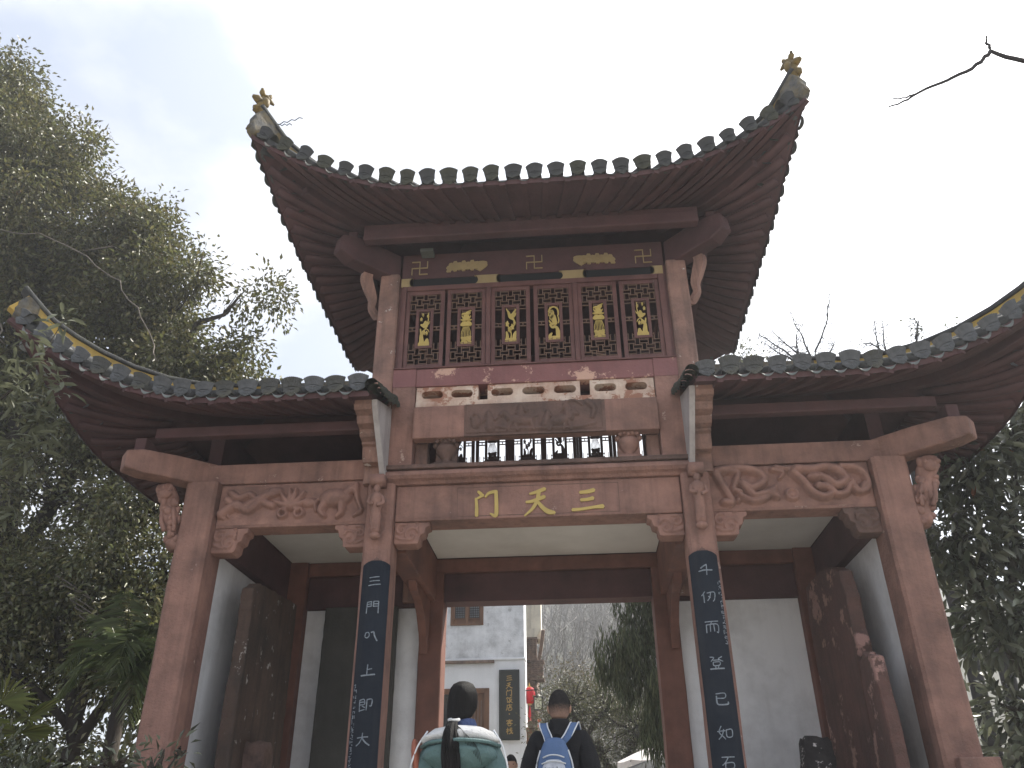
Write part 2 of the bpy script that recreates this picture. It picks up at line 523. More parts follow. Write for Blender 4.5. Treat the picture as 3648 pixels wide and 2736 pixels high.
for s in (-1, 1):
    X = lambda a, b: (min(s * a, s * b), max(s * a, s * b))
    # front columns of the ground floor
    stone_column(*X(1.50, 1.79), 0, .36, 0, 3.70)
    stone_column(*X(3.45, 3.80), 0, .40, 0, 3.80)
    MB().box(*X(3.53, 3.87), -.14, -.004, 0, .965).build('column_base', STONE, G, bevel=.015)
    # rear columns
    stone_column(*X(1.33, 1.62), 2.4, 2.76, 0, 3.42, BEAMRED, 'rear_column', .012)
    stone_column(*X(3.13, 3.45), 2.36, 2.72, 0, 3.60, BEAMRED, 'rear_column', .012)
    # tower columns
    stone_column(*X(1.615, 1.855), .03, .32, 3.72, 6.47, STONE2, 'tower_column', .018)
    MB().box(*X(1.58, 1.614), .09, .30, 5.12, 6.44).build('post_trim', REDWOOD, G)
    # jambs beside the openwork
    MB().box(*X(1.345, 1.612), .052, .34, 3.905, 5.118).build('jamb', STONE, G, bevel=.01)
    MB().box(*X(1.20, 1.342), .20, .36, 3.905, 4.245).build('jamb_block', STONE2, G, bevel=.01)
    # wing beams
    MB().box(*X(1.795, 3.86), .10, .42, 3.802, 4.035).build('wing_beam', STONE, G, bevel=.012)
    MB().box(*X(1.793, 3.446), .13, .40, 3.305, 3.798).build('relief_beam', STONE, G, bevel=.012)
    # side walls and their head beams
    MB().box(*X(3.47, 3.62), .404, 2.72, 0, 3.10).build('side_wall', PLASTER, G)
    MB().box(*X(3.36, 3.64), .405, 2.355, 3.104, 3.597).build('side_beam', DARKRED, G, bevel=.01)
    # beams that run back over the middle bay
    MB().box(*X(1.42, 1.66), .365, 2.395, 3.052, 3.597).build('cross_beam', BEAMRED, G, bevel=.01)
    # knee brace under the cross beam
    MB().prism([(0, 0), (.0, -.62), (.08, -.66), (.20, -.44), (.40, -.25), (.62, -.14), (.9, -.1), (1.0, 0)], (s * 1.49, 2.395, 3.05), (0, -1, 0), EZ, (s, 0, 0), .10).build('knee_brace', BEAMRED, G, bevel=.008)
    # back walls of the side bays with head beam
    MB().box(*X(1.623, 3.126), 2.52, 2.68, 0, 3.00).build('back_wall', PLASTER, G)
    MB().box(*X(1.623, 3.126), 2.46, 2.70, 3.004, 3.42).build('back_lintel', DARKRED, G, bevel=.008)
    MB().box(*X(1.623, 3.126), 2.40, 2.70, 3.424, 3.60).build('back_beam', BEAMRED, G, bevel=.008)
    # ceilings
    MB().box(*X(1.664, 3.354), .425, 2.44, 3.602, 3.64).build('ceiling', CEIL, G)
    # attic wall behind the open eaves
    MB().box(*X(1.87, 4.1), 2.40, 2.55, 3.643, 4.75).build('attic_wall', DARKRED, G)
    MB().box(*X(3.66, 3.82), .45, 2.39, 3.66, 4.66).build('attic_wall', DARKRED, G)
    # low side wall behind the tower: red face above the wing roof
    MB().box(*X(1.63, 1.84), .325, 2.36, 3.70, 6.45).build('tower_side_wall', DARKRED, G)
    stone_column(*X(1.615, 1.855), 2.365, 2.60, 3.05, 6.47, STONE2, 'tower_column', .018)

# middle bay
MB().box(-1.497, 1.497, .10, .42, 3.305, 3.70).build('sign_beam', STONE, G, bevel=.012)
MB().box(-1.416, 1.416, .425, 2.368, 3.602, 3.64).build('ceiling', CEIL, G)
MB().box(-1.625, 1.625, 2.40, 2.70, 3.424, 3.60).build('lintel_beam', BEAMRED, G, bevel=.008)
MB().box(-1.325, 1.325, 2.46, 2.74, 3.055, 3.42).build('lintel', DARKRED, G, bevel=.008)
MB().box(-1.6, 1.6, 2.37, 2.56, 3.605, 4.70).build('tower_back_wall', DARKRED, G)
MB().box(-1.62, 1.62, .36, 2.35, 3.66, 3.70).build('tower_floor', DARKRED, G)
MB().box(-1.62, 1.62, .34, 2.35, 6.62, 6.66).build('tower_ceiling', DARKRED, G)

# framed panel lines and faint relief on the sign beam, then its lettering
fr = MB()
for (a, b, c, d) in ((-.84, .86, 3.655, 3.661), (-.84, .86, 3.335, 3.341), (-.84, -.834, 3.342, 3.654), (.854, .86, 3.342, 3.654)):
    fr.box(a, b, .0975, .1015, c, d)
fr.build('incised_frame', DARKCARVE, G)
for s in (-1, 1):
    sh = []
    for k in range(6):
        a = .5 + k * .42
        sh.append(('s', [(.27, .16), (.27 + .1 * math.cos(a), .16 + .07 * math.sin(a)), (.27 + .2 * math.cos(a + .25), .16 + .13 * math.sin(a + .25))], .012, .004, .006))
    relief('faint_carving', STONE, G, (-1.4 if s < 0 else .92, .0985, 3.335), EX, EZ, EN, .5, .33, 50, 34, sh, rough=.001)
SAN = [[(.28, .84, .10), (.5, .86, .12), (.72, .93, .13)], [(.30, .50, .10), (.5, .52, .10), (.68, .57, .12)], [(.02, .08, .10), (.3, .1, .09), (.7, .17, .09), (.97, .19, .14)]]
TIAN = [[(.20, .80, .07), (.42, .86, .11), (.70, .97, .13)], [(.08, .50, .08), (.3, .53, .11), (.68, .68, .13)], [(.50, .86, .13), (.44, .55, .12), (.28, .25, .10), (.02, .0, .05)], [(.44, .52, .10), (.62, .27, .13), (.80, .12, .16), (1.0, .08, .09)]]
MEN = [[(.14, .96, .10), (.26, .86, .13)], [(.06, .70, .10), (.09, .4, .12), (.09, .06, .13)], [(.12, .70, .08), (.34, .82, .12)], [(.42, .74, .07), (.56, .88, .11), (.80, .93, .14)], [(.84, .95, .14), (.86, .5, .14), (.84, .06, .15), (.62, .12, .06)]]
for st, x0, z0, w, h in ((SAN, .362, 3.345, .335, .25), (TIAN, -.135, 3.318, .32, .30), (MEN, -.655, 3.318, .27, .30)):
    mb = MB()
    brush(mb, st, (x0, .0995, z0), EX, EZ, EN, w, h, .014, .0012, 5)
    mb.build('letter', GOLD, G)

# cornice / sill of the tower
def moulding(prof, x0, x1, name, m):
    mb = MB()
    mb.rings([[(x, y, z) for y, z in prof] for x in (x0, (x0 + x1) / 2, x1)])
    return mb.build(name, m, G)
moulding([(.42, 3.703), (.06, 3.703), (.05, 3.715), (.035, 3.73), (-.005, 3.745), (-.035, 3.775), (-.03, 3.81), (.0, 3.835), (.03, 3.845), (.03, 3.852), (.42, 3.852)], -1.61, 1.61, 'cornice', STONE)
MB().box(-1.61, 1.61, -.02, .44, 3.853, 3.902).build('sill_slab', DARKCARVE, G, bevel=.008)
# little stools on the sill and the carved urns
for s in (-1, 1):
    cx = -.98 if s < 0 else 1.005
    mb = MB()
    mb.box(cx - .125, cx + .125, .06, .26, 3.904, 3.955)
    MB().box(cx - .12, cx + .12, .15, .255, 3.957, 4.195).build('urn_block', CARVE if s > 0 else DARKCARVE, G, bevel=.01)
    mb.lathe((cx, .15, 3.955), [(.05, 0), (.075, .02), (.045, .04), (.06, .06), (.105, .12), (.12, .17), (.118, .2), (.09, .215), (.1, .225), (.115, .25), (.1, .28), (.05, .295)], 18)
    for a in (-1, 1):
        mb.ell((cx + a * .115, .12, 4.17), (.034, .045, .04), 8, 6)
    for k in range(5):
        mb.ell((cx - .09 + .045 * k, .04, 4.19 + .012 * (k % 2)), (.026, .02, .024), 8, 6)
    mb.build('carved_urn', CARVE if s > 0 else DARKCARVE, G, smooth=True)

# relief slab with riders
MB().box(-1.34, 1.34, -.02, .12, 4.205, 4.594).build('relief_slab', STONE, G, bevel=.012)
def figure(x, z, h, lean=0):
    return [('e', x, z + h * .9, h * .1, h * .12, .045), ('s', [(x, z + h * .8), (x + lean * .5, z + h * .5), (x + lean, z + h * .15)], h * .17, h * .24, .05),
            ('s', [(x + .02, z + h * .7), (x + h * .28, z + h * .5), (x + h * .4, z + h * .62)], h * .07, h * .05, .04), ('s', [(x - .02, z + h * .68), (x - h * .25, z + h * .42)], h * .08, h * .05, .04)]
def beast(x, z, L_, d=1):
    return [('e', x, z + .11, L_ * .5, .062, .055, .1 * d), ('s', [(x + d * L_ * .4, z + .13), (x + d * L_ * .58, z + .2), (x + d * L_ * .7, z + .18)], .04, .03, .05),
            ('s', [(x + d * L_ * .35, z + .09), (x + d * L_ * .45, z + .0)], .028, .018, .045), ('s', [(x + d * L_ * .2, z + .08), (x + d * L_ * .12, z + .0)], .026, .018, .04),
            ('s', [(x - d * L_ * .38, z + .09), (x - d * L_ * .45, z + .0)], .03, .018, .045), ('s', [(x - d * L_ * .45, z + .13), (x - d * L_ * .62, z + .15), (x - d * L_ * .68, z + .07)], .016, .01, .03)]
sh = [('p', .02, 1.5, .02, .37, .012)]
sh += [('r', .12, .2, .035, .016, .05), ('e', .13, .15, .06, .09, .05)] + figure(.27, .04, .24, .02) + beast(.62, .04, .3, -1) + figure(.62, .15, .2)
sh += figure(.92, .06, .2, -.03) + beast(1.05, .02, .26, 1) + figure(1.12, .13, .24, .03) + [('s', [(1.1, .33), (1.2, .37), (1.3, .3)], .02, .012, .04), ('s', [(1.36, .34), (1.42, .26), (1.4, .16)], .045, .03, .05), ('s', [(.3, .1), (.5, .06), (.8, .05), (1.2, .04), (1.42, .08)], .02, .02, .03)]
relief('rider_carving', DARKCARVE, G, (-.77, -.0215, 4.215), EX, EZ, EN, 1.54, .37, 170, 60, sh, seed=3, rough=.003)
MB().box(-.765, .765, -.05, -.0205, 4.194, 4.212).build('carving_ledge', DARKCARVE, G)

# pierced white parapet: a low band and three slotted panels
def slot_panel(x0, x1, z0, z1, slots, sw, shh, y0, y1, name, m):
    """panel with pill shaped holes cut right through"""
    mb = MB()
    zc = (z0 + z1) / 2
    segs = 8
    xs = [x0]
    for c in slots:
        xs += [c - sw / 2, c + sw / 2]
    xs.append(x1)
    for i in range(0, len(xs), 2):
        mb.box(xs[i], xs[i + 1], y0, y1, z0, z1)
    for c in slots:
        rr = shh / 2
        for sg in (1, -1):
            arc = []
            for k in range(segs + 1):
                a = math.pi - math.pi / 2 * k / segs
                arc.append((c - sw / 2 + rr + rr * math.cos(a), zc + sg * rr * math.sin(a)))
            for k in range(segs + 1):
                a = math.pi / 2 - math.pi / 2 * k / segs
                arc.append((c + sw / 2 - rr + rr * math.cos(a), zc + sg * rr * math.sin(a)))
            ze = z1 if sg > 0 else z0
            lo = [(x, y0, z) for x, z in arc]
            hi = [(x, y0, ze) for x, z in arc]
            lo2 = [(x, y1, z) for x, z in arc]
            hi2 = [(x, y1, ze) for x, z in arc]
            nn = len(arc)
            b = len(mb.v)
            mb.v.extend(lo + hi + lo2 + hi2)
            for i in range(nn - 1):
                mb.f.append((b + i, b + i + 1, b + nn + i + 1, b + nn + i))
                mb.f.append((b + 2 * nn + i, b + 3 * nn + i, b + 3 * nn + i + 1, b + 2 * nn + i + 1))
                mb.f.append((b + i, b + 2 * nn + i, b + 2 * nn + i + 1, b + i + 1))
    return mb.build(name, m, G)
slot_panel(-1.335, -.63, 4.69, 4.885, [-1.153, -.815], .245, .095, .075, .26, 'slotted_panel', PALEPEEL)
slot_panel(-.525, .515, 4.69, 4.885, [-.36, -.007, .345], .25, .095, .075, .26, 'slotted_panel', PALEPEEL)
slot_panel(.625, 1.335, 4.69, 4.885, [.795, 1.137], .245, .095, .075, .26, 'slotted_panel', PALEPEEL)
MB().box(-1.335, 1.335, .045, .27, 4.597, 4.688).build('pale_band', PALEPEEL, G, bevel=.008)
MB().box(-1.34, 1.34, .42, .46, 4.6, 4.888).build('parapet_back', DARKRED, G)
MB().box(-1.612, 1.612, .03, .35, 5.120, 5.135).build('window_ledge', REDWOOD, G)
MB().box(-1.3445, 1.3445, .052, .34, 4.888, 5.118).build('red_band', REDPAINT, G, bevel=.008)
for s in (-1, 1):
    MB().box(min(s * 1.346, s * 1.612), max(s * 1.346, s * 1.612), .046, .0515, 4.888, 5.118).build('red_band', REDPAINT, G)

# ------------------------------------------------------------------ casements
WX = [-1.29, -.79, -.26, .25, .775, 1.275]
ZL0, ZL1 = 5.205, 6.185
def basket(mb, x0, x1, z0, z1, nx, nz, y0, y1, t=.0082):
    cw, chh = (x1 - x0) / nx, (z1 - z0) / nz
    for i in range(nx):
        for j in range(nz):
            a, b, c, d = x0 + i * cw, x0 + (i + 1) * cw, z0 + j * chh, z0 + (j + 1) * chh
            if (i + j) % 2 == 0:
                for q in (.16, .84):
                    mb.box(a - cw * .16, b + cw * .16, y0, y1, c + chh * q - t / 2, c + chh * q + t / 2)
            else:
                for q in (.16, .84):
                    mb.box(a + cw * q - t / 2, a + cw * q + t / 2, y0 + .001, y1 - .001, c - chh * .16, d + chh * .16)
def casement(xc, yf, mirror=1, broken=False, par=G, dz=0.0):
    """one leaf: frame, lattice, the middle panel and its frame"""
    hw = .185
    ZL0, ZL1 = 5.205 + dz, 6.185 + dz
    y0, y1 = yf, yf + mirror * .03
    ya, yb = min(y0, y1), max(y0, y1)
    fr_ = MB()
    for a, b, c, d in ((-hw - .048, -hw, ZL0 - .05, ZL1 + .05), (hw, hw + .048, ZL0 - .05, ZL1 + .05), (-hw, hw, ZL1, ZL1 + .05), (-hw, hw, ZL0 - .05, ZL0)):
        fr_.box(xc + a, xc + b, ya, yb, c, d)
    f = fr_.build('casement', REDWOOD, par, bevel=.005)
    lt = MB()
    a, b = xc - hw, xc + hw
    la, lb = min(yf + mirror * .006, yf + mirror * .022), max(yf + mirror * .006, yf + mirror * .022)
    basket(lt, a, b, ZL0, ZL0 + .28, 5, 4, la, lb)
    basket(lt, a, b, ZL1 - .28, ZL1, 5, 4, la, lb)
    zc = 5.695 + dz
    for sx in (-1, 1):
        xa, xb = (xc + sx * .105, xc + sx * hw)
        xa, xb = min(xa, xb), max(xa, xb)
        for e in (-.022, .022):
            lt.box(xa, xb, la, lb, zc + e - .006, zc + e + .006)
        lt.box((xa + xb) / 2 - .006, (xa + xb) / 2 + .006, la, lb, zc - .022, zc + .022)
    if broken:
        lt.bar([(xc - .1, (la + lb) / 2, ZL0 + .05), (xc + .06, (la + lb) / 2, ZL0 + .015)], .012, .012)
    kind(lt.build('lattice', LATTICE, f), 'stuff')
    pf = MB()
    z0, z1 = zc - .275, zc + .275
    pa, pb = min(yf - mirror * .006, yf + mirror * .026), max(yf - mirror * .006, yf + mirror * .026)
    for a, b, c, d in ((-.105, -.068, z0, z1), (.068, .105, z0, z1), (-.068, .068, z1 - .035, z1), (-.068, .068, z0, z0 + .035)):
        pf.box(xc + a, xc + b, pa, pb, c, d)
    pf.build('panel_frame', REDWOOD, f, bevel=.004)
    return f, zc
def petals(cx, cz, n, r1, r0=.0, a0=0., w=.1, fan=2 * math.pi):
    o = []
    for k in range(n):
        a = a0 + fan * k / max(1, n - (0 if fan > 6 else 1))
        o.append([(cx + r0 * math.cos(a), cz + r0 * .3 * math.sin(a), w * .4), (cx + r1 * .6 * math.cos(a), cz + r1 * .3 * math.sin(a), w), (cx + r1 * math.cos(a), cz + r1 * .5 * math.sin(a), w * .3)])
    return o
# motifs in a unit box 1 wide and 1 high (x is squeezed, the panel is tall)
PLUM = [[(.15, 0, .5), (.3, .12, .4), (.25, .3, .28), (.35, .42, .16)], [(.6, 0, .6), (.75, .1, .4), (.8, .2, .2)], [(.0, .03, .4), (.5, .05, .5), (1, .03, .4)], [(.3, .3, .16), (.2, .4, .14), (.15, .5, .1)],
        [(.35, .42, .12), (.6, .5, .1), (.72, .62, .09), (.85, .8, .08), (.8, .97, .06)], [(.7, .6, .07), (.9, .65, .07), (.97, .72, .05)], [(.6, .52, .07), (.85, .46, .07), (.95, .4, .06)],
        [(.18, .62, .16), (.4, .6, .3), (.62, .64, .36), (.85, .68, .12)], [(.4, .56, .22), (.6, .56, .26), (.75, .6, .2)], [(.5, .68, .16), (.62, .72, .14)]] \
    + petals(.2, .78, 5, .12, 0, .3, .1) + petals(.5, .38, 5, .14, 0, .2, .11) + petals(.8, .86, 5, .11, 0, 0, .09) + petals(.75, .36, 5, .12, 0, .5, .1) + petals(.35, .9, 5, .09, 0, .9, .08)
LOTUS = [[(.1, .05, .3), (.5, .03, .4), (.95, .06, .3)], [(.2, .1, .3), (.3, .14, .4), (.1, .2, .2)], [(.75, .1, .3), (.8, .18, .35), (.95, .22, .1)], [(.45, .12, .3), (.55, .2, .2)]] \
    + [[(.5 + .09 * k, .12, .05), (.5 + .14 * k, .3, .05), (.5 + .08 * k, .5, .05)] for k in (-3, -2, -1, 0, 1, 2, 3)] \
    + [[(.02, .55, .12), (.25, .62, .24), (.5, .6, .3), (.8, .62, .22), (1.0, .55, .12)], [(.1, .54, .16), (.5, .56, .24), (.9, .54, .16)]] + petals(.5, .68, 7, .5, .05, .1, .16, math.pi - .2) + petals(.5, .68, 5, .32, .02, .5, .2, math.pi - 1) \
    + [[(.1, .86, .1), (.3, .88, .16), (.6, .87, .2), (.85, .9, .12)], [(.5, .9, .1), (.75, .94, .1), (.95, .97, .05)]]
BIRD = [[(.0, .04, .35), (.5, .05, .45), (1, .04, .35)], [(.15, .05, .25), (.2, .18, .25), (.12, .3, .12)], [(.8, .06, .3), (.85, .2, .28), (.95, .3, .12)], [(.5, .05, .16), (.55, .2, .1), (.5, .34, .08)],
        [(.5, .34, .09), (.7, .45, .1), (.9, .5, .09)], [(.5, .36, .09), (.3, .44, .1), (.12, .5, .1)], [(.25, .88, .1), (.35, .8, .2), (.5, .72, .3), (.7, .66, .2), (.85, .6, .06)], [(.45, .74, .2), (.7, .8, .24), (.98, .95, .08)], [(.45, .76, .2), (.35, .85, .16), (.1, .97, .06)], [(.6, .7, .16), (.85, .76, .18), (.98, .84, .06)]] \
    + petals(.2, .52, 5, .17, 0, .2, .14) + petals(.65, .42, 5, .18, 0, .5, .14) + petals(.85, .54, 5, .13, 0, 0, .1) + petals(.4, .34, 5, .16, 0, 0, .12)
PHOENIX = [[(.0, .04, .35), (.5, .04, .5), (1, .04, .35)], [(.9, .05, .4), (.85, .2, .36), (.75, .34, .24), (.5, .4, .2)], [(.1, .06, .3), (.15, .14, .24), (.3, .2, .1)], [(.15, .45, .14), (.35, .36, .2), (.6, .38, .2)],
           [(.2, .6, .16), (.35, .72, .4), (.5, .6, .44), (.62, .45, .3)], [(.2, .8, .12), (.3, .84, .3), (.42, .76, .3)], [(.05, .82, .1), (.2, .92, .14), (.5, .96, .12), (.85, .9, .14), (.92, .76, .12), (.85, .68, .08)], [(.04, .7, .08), (.1, .8, .1)], [(.08, .56, .1), (.2, .5, .14), (.4, .44, .18)], [(.9, .66, .08), (.95, .56, .1), (.88, .48, .1)]]
MOTIFS = [PLUM, LOTUS, BIRD, PHOENIX, LOTUS, [[(1 - p[0], *p[1:]) for p in st] for st in PLUM]]
for i, xc in enumerate(WX):
    f, zc = casement(xc, .085, 1, i == 4)
    mb = MB()
    mo = [[(p[0], p[1], min(p[2], .55) * 1.12) for p in st] for st in MOTIFS[i]]
    brush(mb, mo, (xc - .066, .098, zc - .24), EX, EZ, EN, .132, .48, .006, .0006, 3)
    mb.build('gold_openwork', GOLD, f)
    # rear windows, seen through the gap over the sill
    xr = [-1.2, -.72, -.22, .23, .73, 1.2][i]
    f, zc = casement(xr, 2.52, -1, dz=-.405)
    mb = MB()
    brush(mb, mo, (xr - .066, 2.515, zc - .24), EX, EZ, EN, .132, .48, .006, .0006, 3)
    mb.build('openwork', REDWOOD, f)
# frame round the casements
fm = MB()
for a, b, c, d in ((-1.578, -1.525, 5.136, 6.302), (1.51, 1.578, 5.136, 6.302), (-1.524, 1.509, 6.236, 6.302), (-1.524, 1.509, 5.136, 5.154)):
    fm.box(a, b, .06, .15, c, d)
for x in (-.524, .513):
    fm.box(x - .028, x + .028, .062, .148, 5.155, 6.235)
fm.build('window_frame', REDWOOD, G, bevel=.006)
fm = MB()
for a, b, c, d in ((-1.6, -1.436, 4.702, 5.90), (1.436, 1.6, 4.702, 5.90), (-1.435, 1.435, 5.832, 5.90), (-1.435, 1.435, 4.702, 4.748)):
    fm.box(a, b, 2.48, 2.57, c, d)
for x in (-.47, .48):
    fm.box(x - .016, x + .016, 2.482, 2.568, 4.75, 5.83)
fm.build('rear_window_frame', REDWOOD, G)
MB().box(-1.6, 1.6, 2.4, 2.58, 5.902, 6.75).build('rear_frieze', DARKRED, G)

# slot band over the windows: dark pill recesses between gold plates
MB().box(-1.6, 1.6, .10, .20, 6.304, 6.43).build('slot_backing', BLACK, G)
def concave_plate(x0, x1, l, r_):
    h, zc, z0, z1 = .062, 6.366, 6.305, 6.427
    p = [(x0, z0)]
    p.append((x1, z0))
    if r_:
        p += [(x1 - h * .75 * math.cos(a), zc + h * math.sin(a)) for a in np.linspace(-math.pi / 2, math.pi / 2, 9)]
    p.append((x1, z1))
    p.append((x0, z1))
    if l:
        p += [(x0 + h * .75 * math.cos(a), zc + h * math.sin(a)) for a in np.linspace(math.pi / 2, -math.pi / 2, 9)]
    return p
for x0, x1, l, r_ in ((-1.6, -1.455, 0, 1), (-.70, -.385, 1, 1), (.335, .665, 1, 1), (1.435, 1.58, 1, 0)):
    MB().prism(concave_plate(x0, x1, l, r_), (0, .098, 0), EX, EZ, EN, .028).build('gold_plate', GOLDPALE, G)
# frieze with gold key crosses and cloud bats
MB().box(-1.6, 1.6, .09, .20, 6.432, 6.80).build('frieze', DARKRED, G)
def cross(cx, cz, s):
    mb = MB()
    t = .011
    yb, yt = .0885, .076
    def B(x0, x1, z0, z1):
        mb.box(cx + min(x0, x1) - t / 2, cx + max(x0, x1) + t / 2, yt, yb, cz + min(z0, z1) - t / 2, cz + max(z0, z1) + t / 2)
    h = s / 2
    B(0, 0, -h, h)
    B(-h, -t, 0, 0)
    B(t, h, 0, 0)
    B(-h, -t, h, h)
    B(t, h, -h, -h)
    B(h, h, t, h)
    B(-h, -h, -h, -t)
    return mb.build('gold_key_cross', GOLDPALE, G)
for cx in (-1.385, .037, 1.365):
    cross(cx, 6.588, .19)
for cx, sgn in ((-.80, 1), (.775, -1)):
    mb = MB()
    st = [[(.06, .4, .12), (.3, .45, .17), (.6, .5, .17), (.82, .45, .14)], [(.08, .2, .14), (.1, .12, .12)], [(.78, .25, .2), (.9, .4, .12), (.97, .55, .07)], [(.74, .62, .14), (.88, .72, .10), (.97, .72, .05)]]
    for k in range(7):
        st.append([(.12 + .1 * k, .60 + .14 * (k % 2), .10), (.145 + .1 * k, .74 + .14 * (k % 2), .105)])
        st.append([(.12 + .1 * k, .34 - .1 * (k % 2), .10), (.145 + .1 * k, .26 - .1 * (k % 2), .10)])
    st = [[(p[0] if sgn > 0 else 1 - p[0], p[1], p[2]) for p in q] for q in st]
    brush(mb, st, (cx - .265, .0885, 6.50), EX, EZ, EN, .53, .17, .01, .0006, 4)
    mb.build('gold_cloud', GOLDPALE, G)

# ------------------------------------------------------------------ carved brackets, relief beams, struts
def bracket(x0, dirx, w, h, name, m, z1=3.302, seed=0):
    poly = [(0, 0), (0, -h), (w * .62, -h), (w * .72, -h * .86), (w * .74, -h * .6), (w * .86, -h * .52), (w * .9, -h * .25), (w, -h * .2), (w * 1.02, 0)]
    o = MB().prism(poly if dirx > 0 else [(-a, b) for a, b in poly][::-1], (x0, .13, z1), EX, EZ, (0, 1, 0), .2).build(name, m, G, bevel=.01)
    sh = []
    for cx, cz, r0, a, sg in ((.50, .36, .085, 0, 1), (.72, .68, .062, 2, -1), (.2, .62, .06, 1, 1)):
        cxx = (cx * w) if dirx > 0 else w - cx * w
        sh.append(('s', spiral(cxx, cz * h, r0 * h / .21, 1.4, a if dirx > 0 else math.pi - a, sg * dirx), .016, .01, .022))
    sh.append(('s', [((.05 if dirx > 0 else .95) * w, h * .3), ((.25 if dirx > 0 else .75) * w, h * .18), ((.45 if dirx > 0 else .55) * w, h * .2)], .018, .014, .02))
    # relief only over the full depth part of the bracket
    wx = w * .70
    relief(name + '_carving', m, G, (x0 if dirx > 0 else x0 - wx, .1285, z1 - h * .97), EX, EZ, EN, wx, h * .95, 40, 30, [(q if q[0] == 'e' else (q[0], [(px - (0 if dirx > 0 else w - wx), pz) for px, pz in q[1]], *q[2:])) for q in sh], seed=seed, rough=.002)
bracket(-1.495, 1, .36, .235, 'bracket', CARVE)
bracket(1.495, -1, .36, .235, 'bracket', CARVE)
bracket(-1.797, -1, .34, .25, 'bracket', CARVE)
bracket(1.797, 1, .34, .25, 'bracket', CARVE)
bracket(-3.445, 1, .36, .27, 'bracket', CARVE)
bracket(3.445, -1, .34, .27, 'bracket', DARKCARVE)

# left wing: ribbons, a lotus and a horse
w, h = 1.62, .44
sh = [('s', [(.05, .12), (.2, .22), (.35, .16), (.5, .3), (.66, .36)], .055, .045, .055), ('s', [(.1, .28), (.25, .18), (.42, .26), (.6, .2)], .045, .04, .05), ('s', [(.12, .36), (.22, .3), (.33, .34), (.42, .28), (.52, .36)], .042, .032, .045),
      ('e', .6, .36, .1, .055, .05), ('r', .72, .11, .045, .02, .04), ('r', .9, .11, .045, .02, .04), ('s', [(.74, .14), (.81, .19), (.88, .14)], .03, .03, .045)]
for a in (.35, .9, 1.4, 1.75, 2.25, 2.8):
    sh.append(('s', [(.81, .18), (.81 + .12 * math.cos(a), .18 + .1 * math.sin(a)), (.81 + .2 * math.cos(a), .18 + .2 * math.sin(a))], .05, .02, .06))
sh += [('e', 1.0, .22, .1, .055, .045), ('e', 1.28, .26, .18, .105, .085), ('s', [(1.38, .28), (1.46, .36), (1.5, .33)], .055, .035, .06), ('s', [(1.18, .22), (1.14, .12), (1.18, .06)], .055, .026, .065), ('s', [(1.36, .2), (1.36, .1), (1.32, .05)], .05, .024, .065),
       ('s', [(1.12, .28), (1.07, .2), (1.08, .12)], .025, .012, .04), ('s', [(1.50, .4), (1.52, .25), (1.58, .12)], .035, .022, .045), ('s', [(1.56, .1), (1.5, .06)], .03, .02, .035), ('s', spiral(.08, .09, .05, 1.2), .015, .01, .025)]
relief('horse_carving', CARVE, G, (-3.44, .1285, 3.335), EX, EZ, EN, w, h, 200, 60, sh, 1.45, 5, .003)
# right wing: two coiling dragons and a pearl
sh = [('s', [(.08, .38), (.14, .22), (.2, .06), (.12, .06)], .05, .04, .065), ('s', [(.22, .4), (.3, .36), (.24, .2), (.3, .16)], .04, .035, .06), ('s', [(.1, .40), (.3, .42), (.5, .38), (.56, .28), (.42, .2), (.34, .26), (.44, .12), (.56, .14), (.66, .1)], .052, .04, .07),
      ('s', [(.3, .12), (.42, .06), (.55, .09), (.66, .2)], .04, .03, .06), ('e', .62, .16, .07, .05, .07), ('e', .27, .07, .03, .03, .05), ('r', .82, .12, .052, .022, .045), ('e', .82, .12, .04, .04, .035),
      ('s', [(.86, .36), (.95, .26), (1.02, .14), (1.12, .08), (1.2, .1)], .045, .04, .07), ('s', [(.9, .39), (1.05, .38), (1.2, .4), (1.32, .36), (1.38, .26), (1.28, .2), (1.2, .26), (1.14, .3)], .055, .045, .075),
      ('s', [(1.1, .2), (1.2, .17), (1.26, .1), (1.36, .12), (1.42, .2), (1.5, .12), (1.55, .2)], .045, .035, .065), ('s', [(1.36, .4), (1.5, .38), (1.58, .3), (1.58, .16), (1.46, .13), (1.44, .24)], .045, .035, .065), ('e', 1.08, .3, .09, .05, .07), ('e', 1.17, .2, .05, .04, .06),
      ('s', [(.66, .4), (.76, .36), (.72, .3)], .03, .02, .05), ('s', [(.7, .42), (.8, .40), (.88, .41)], .035, .03, .05)]
relief('dragon_carving', CARVE, G, (1.80, .1285, 3.335), EX, EZ, EN, w, h, 200, 60, sh, 1.5, 6, .003)

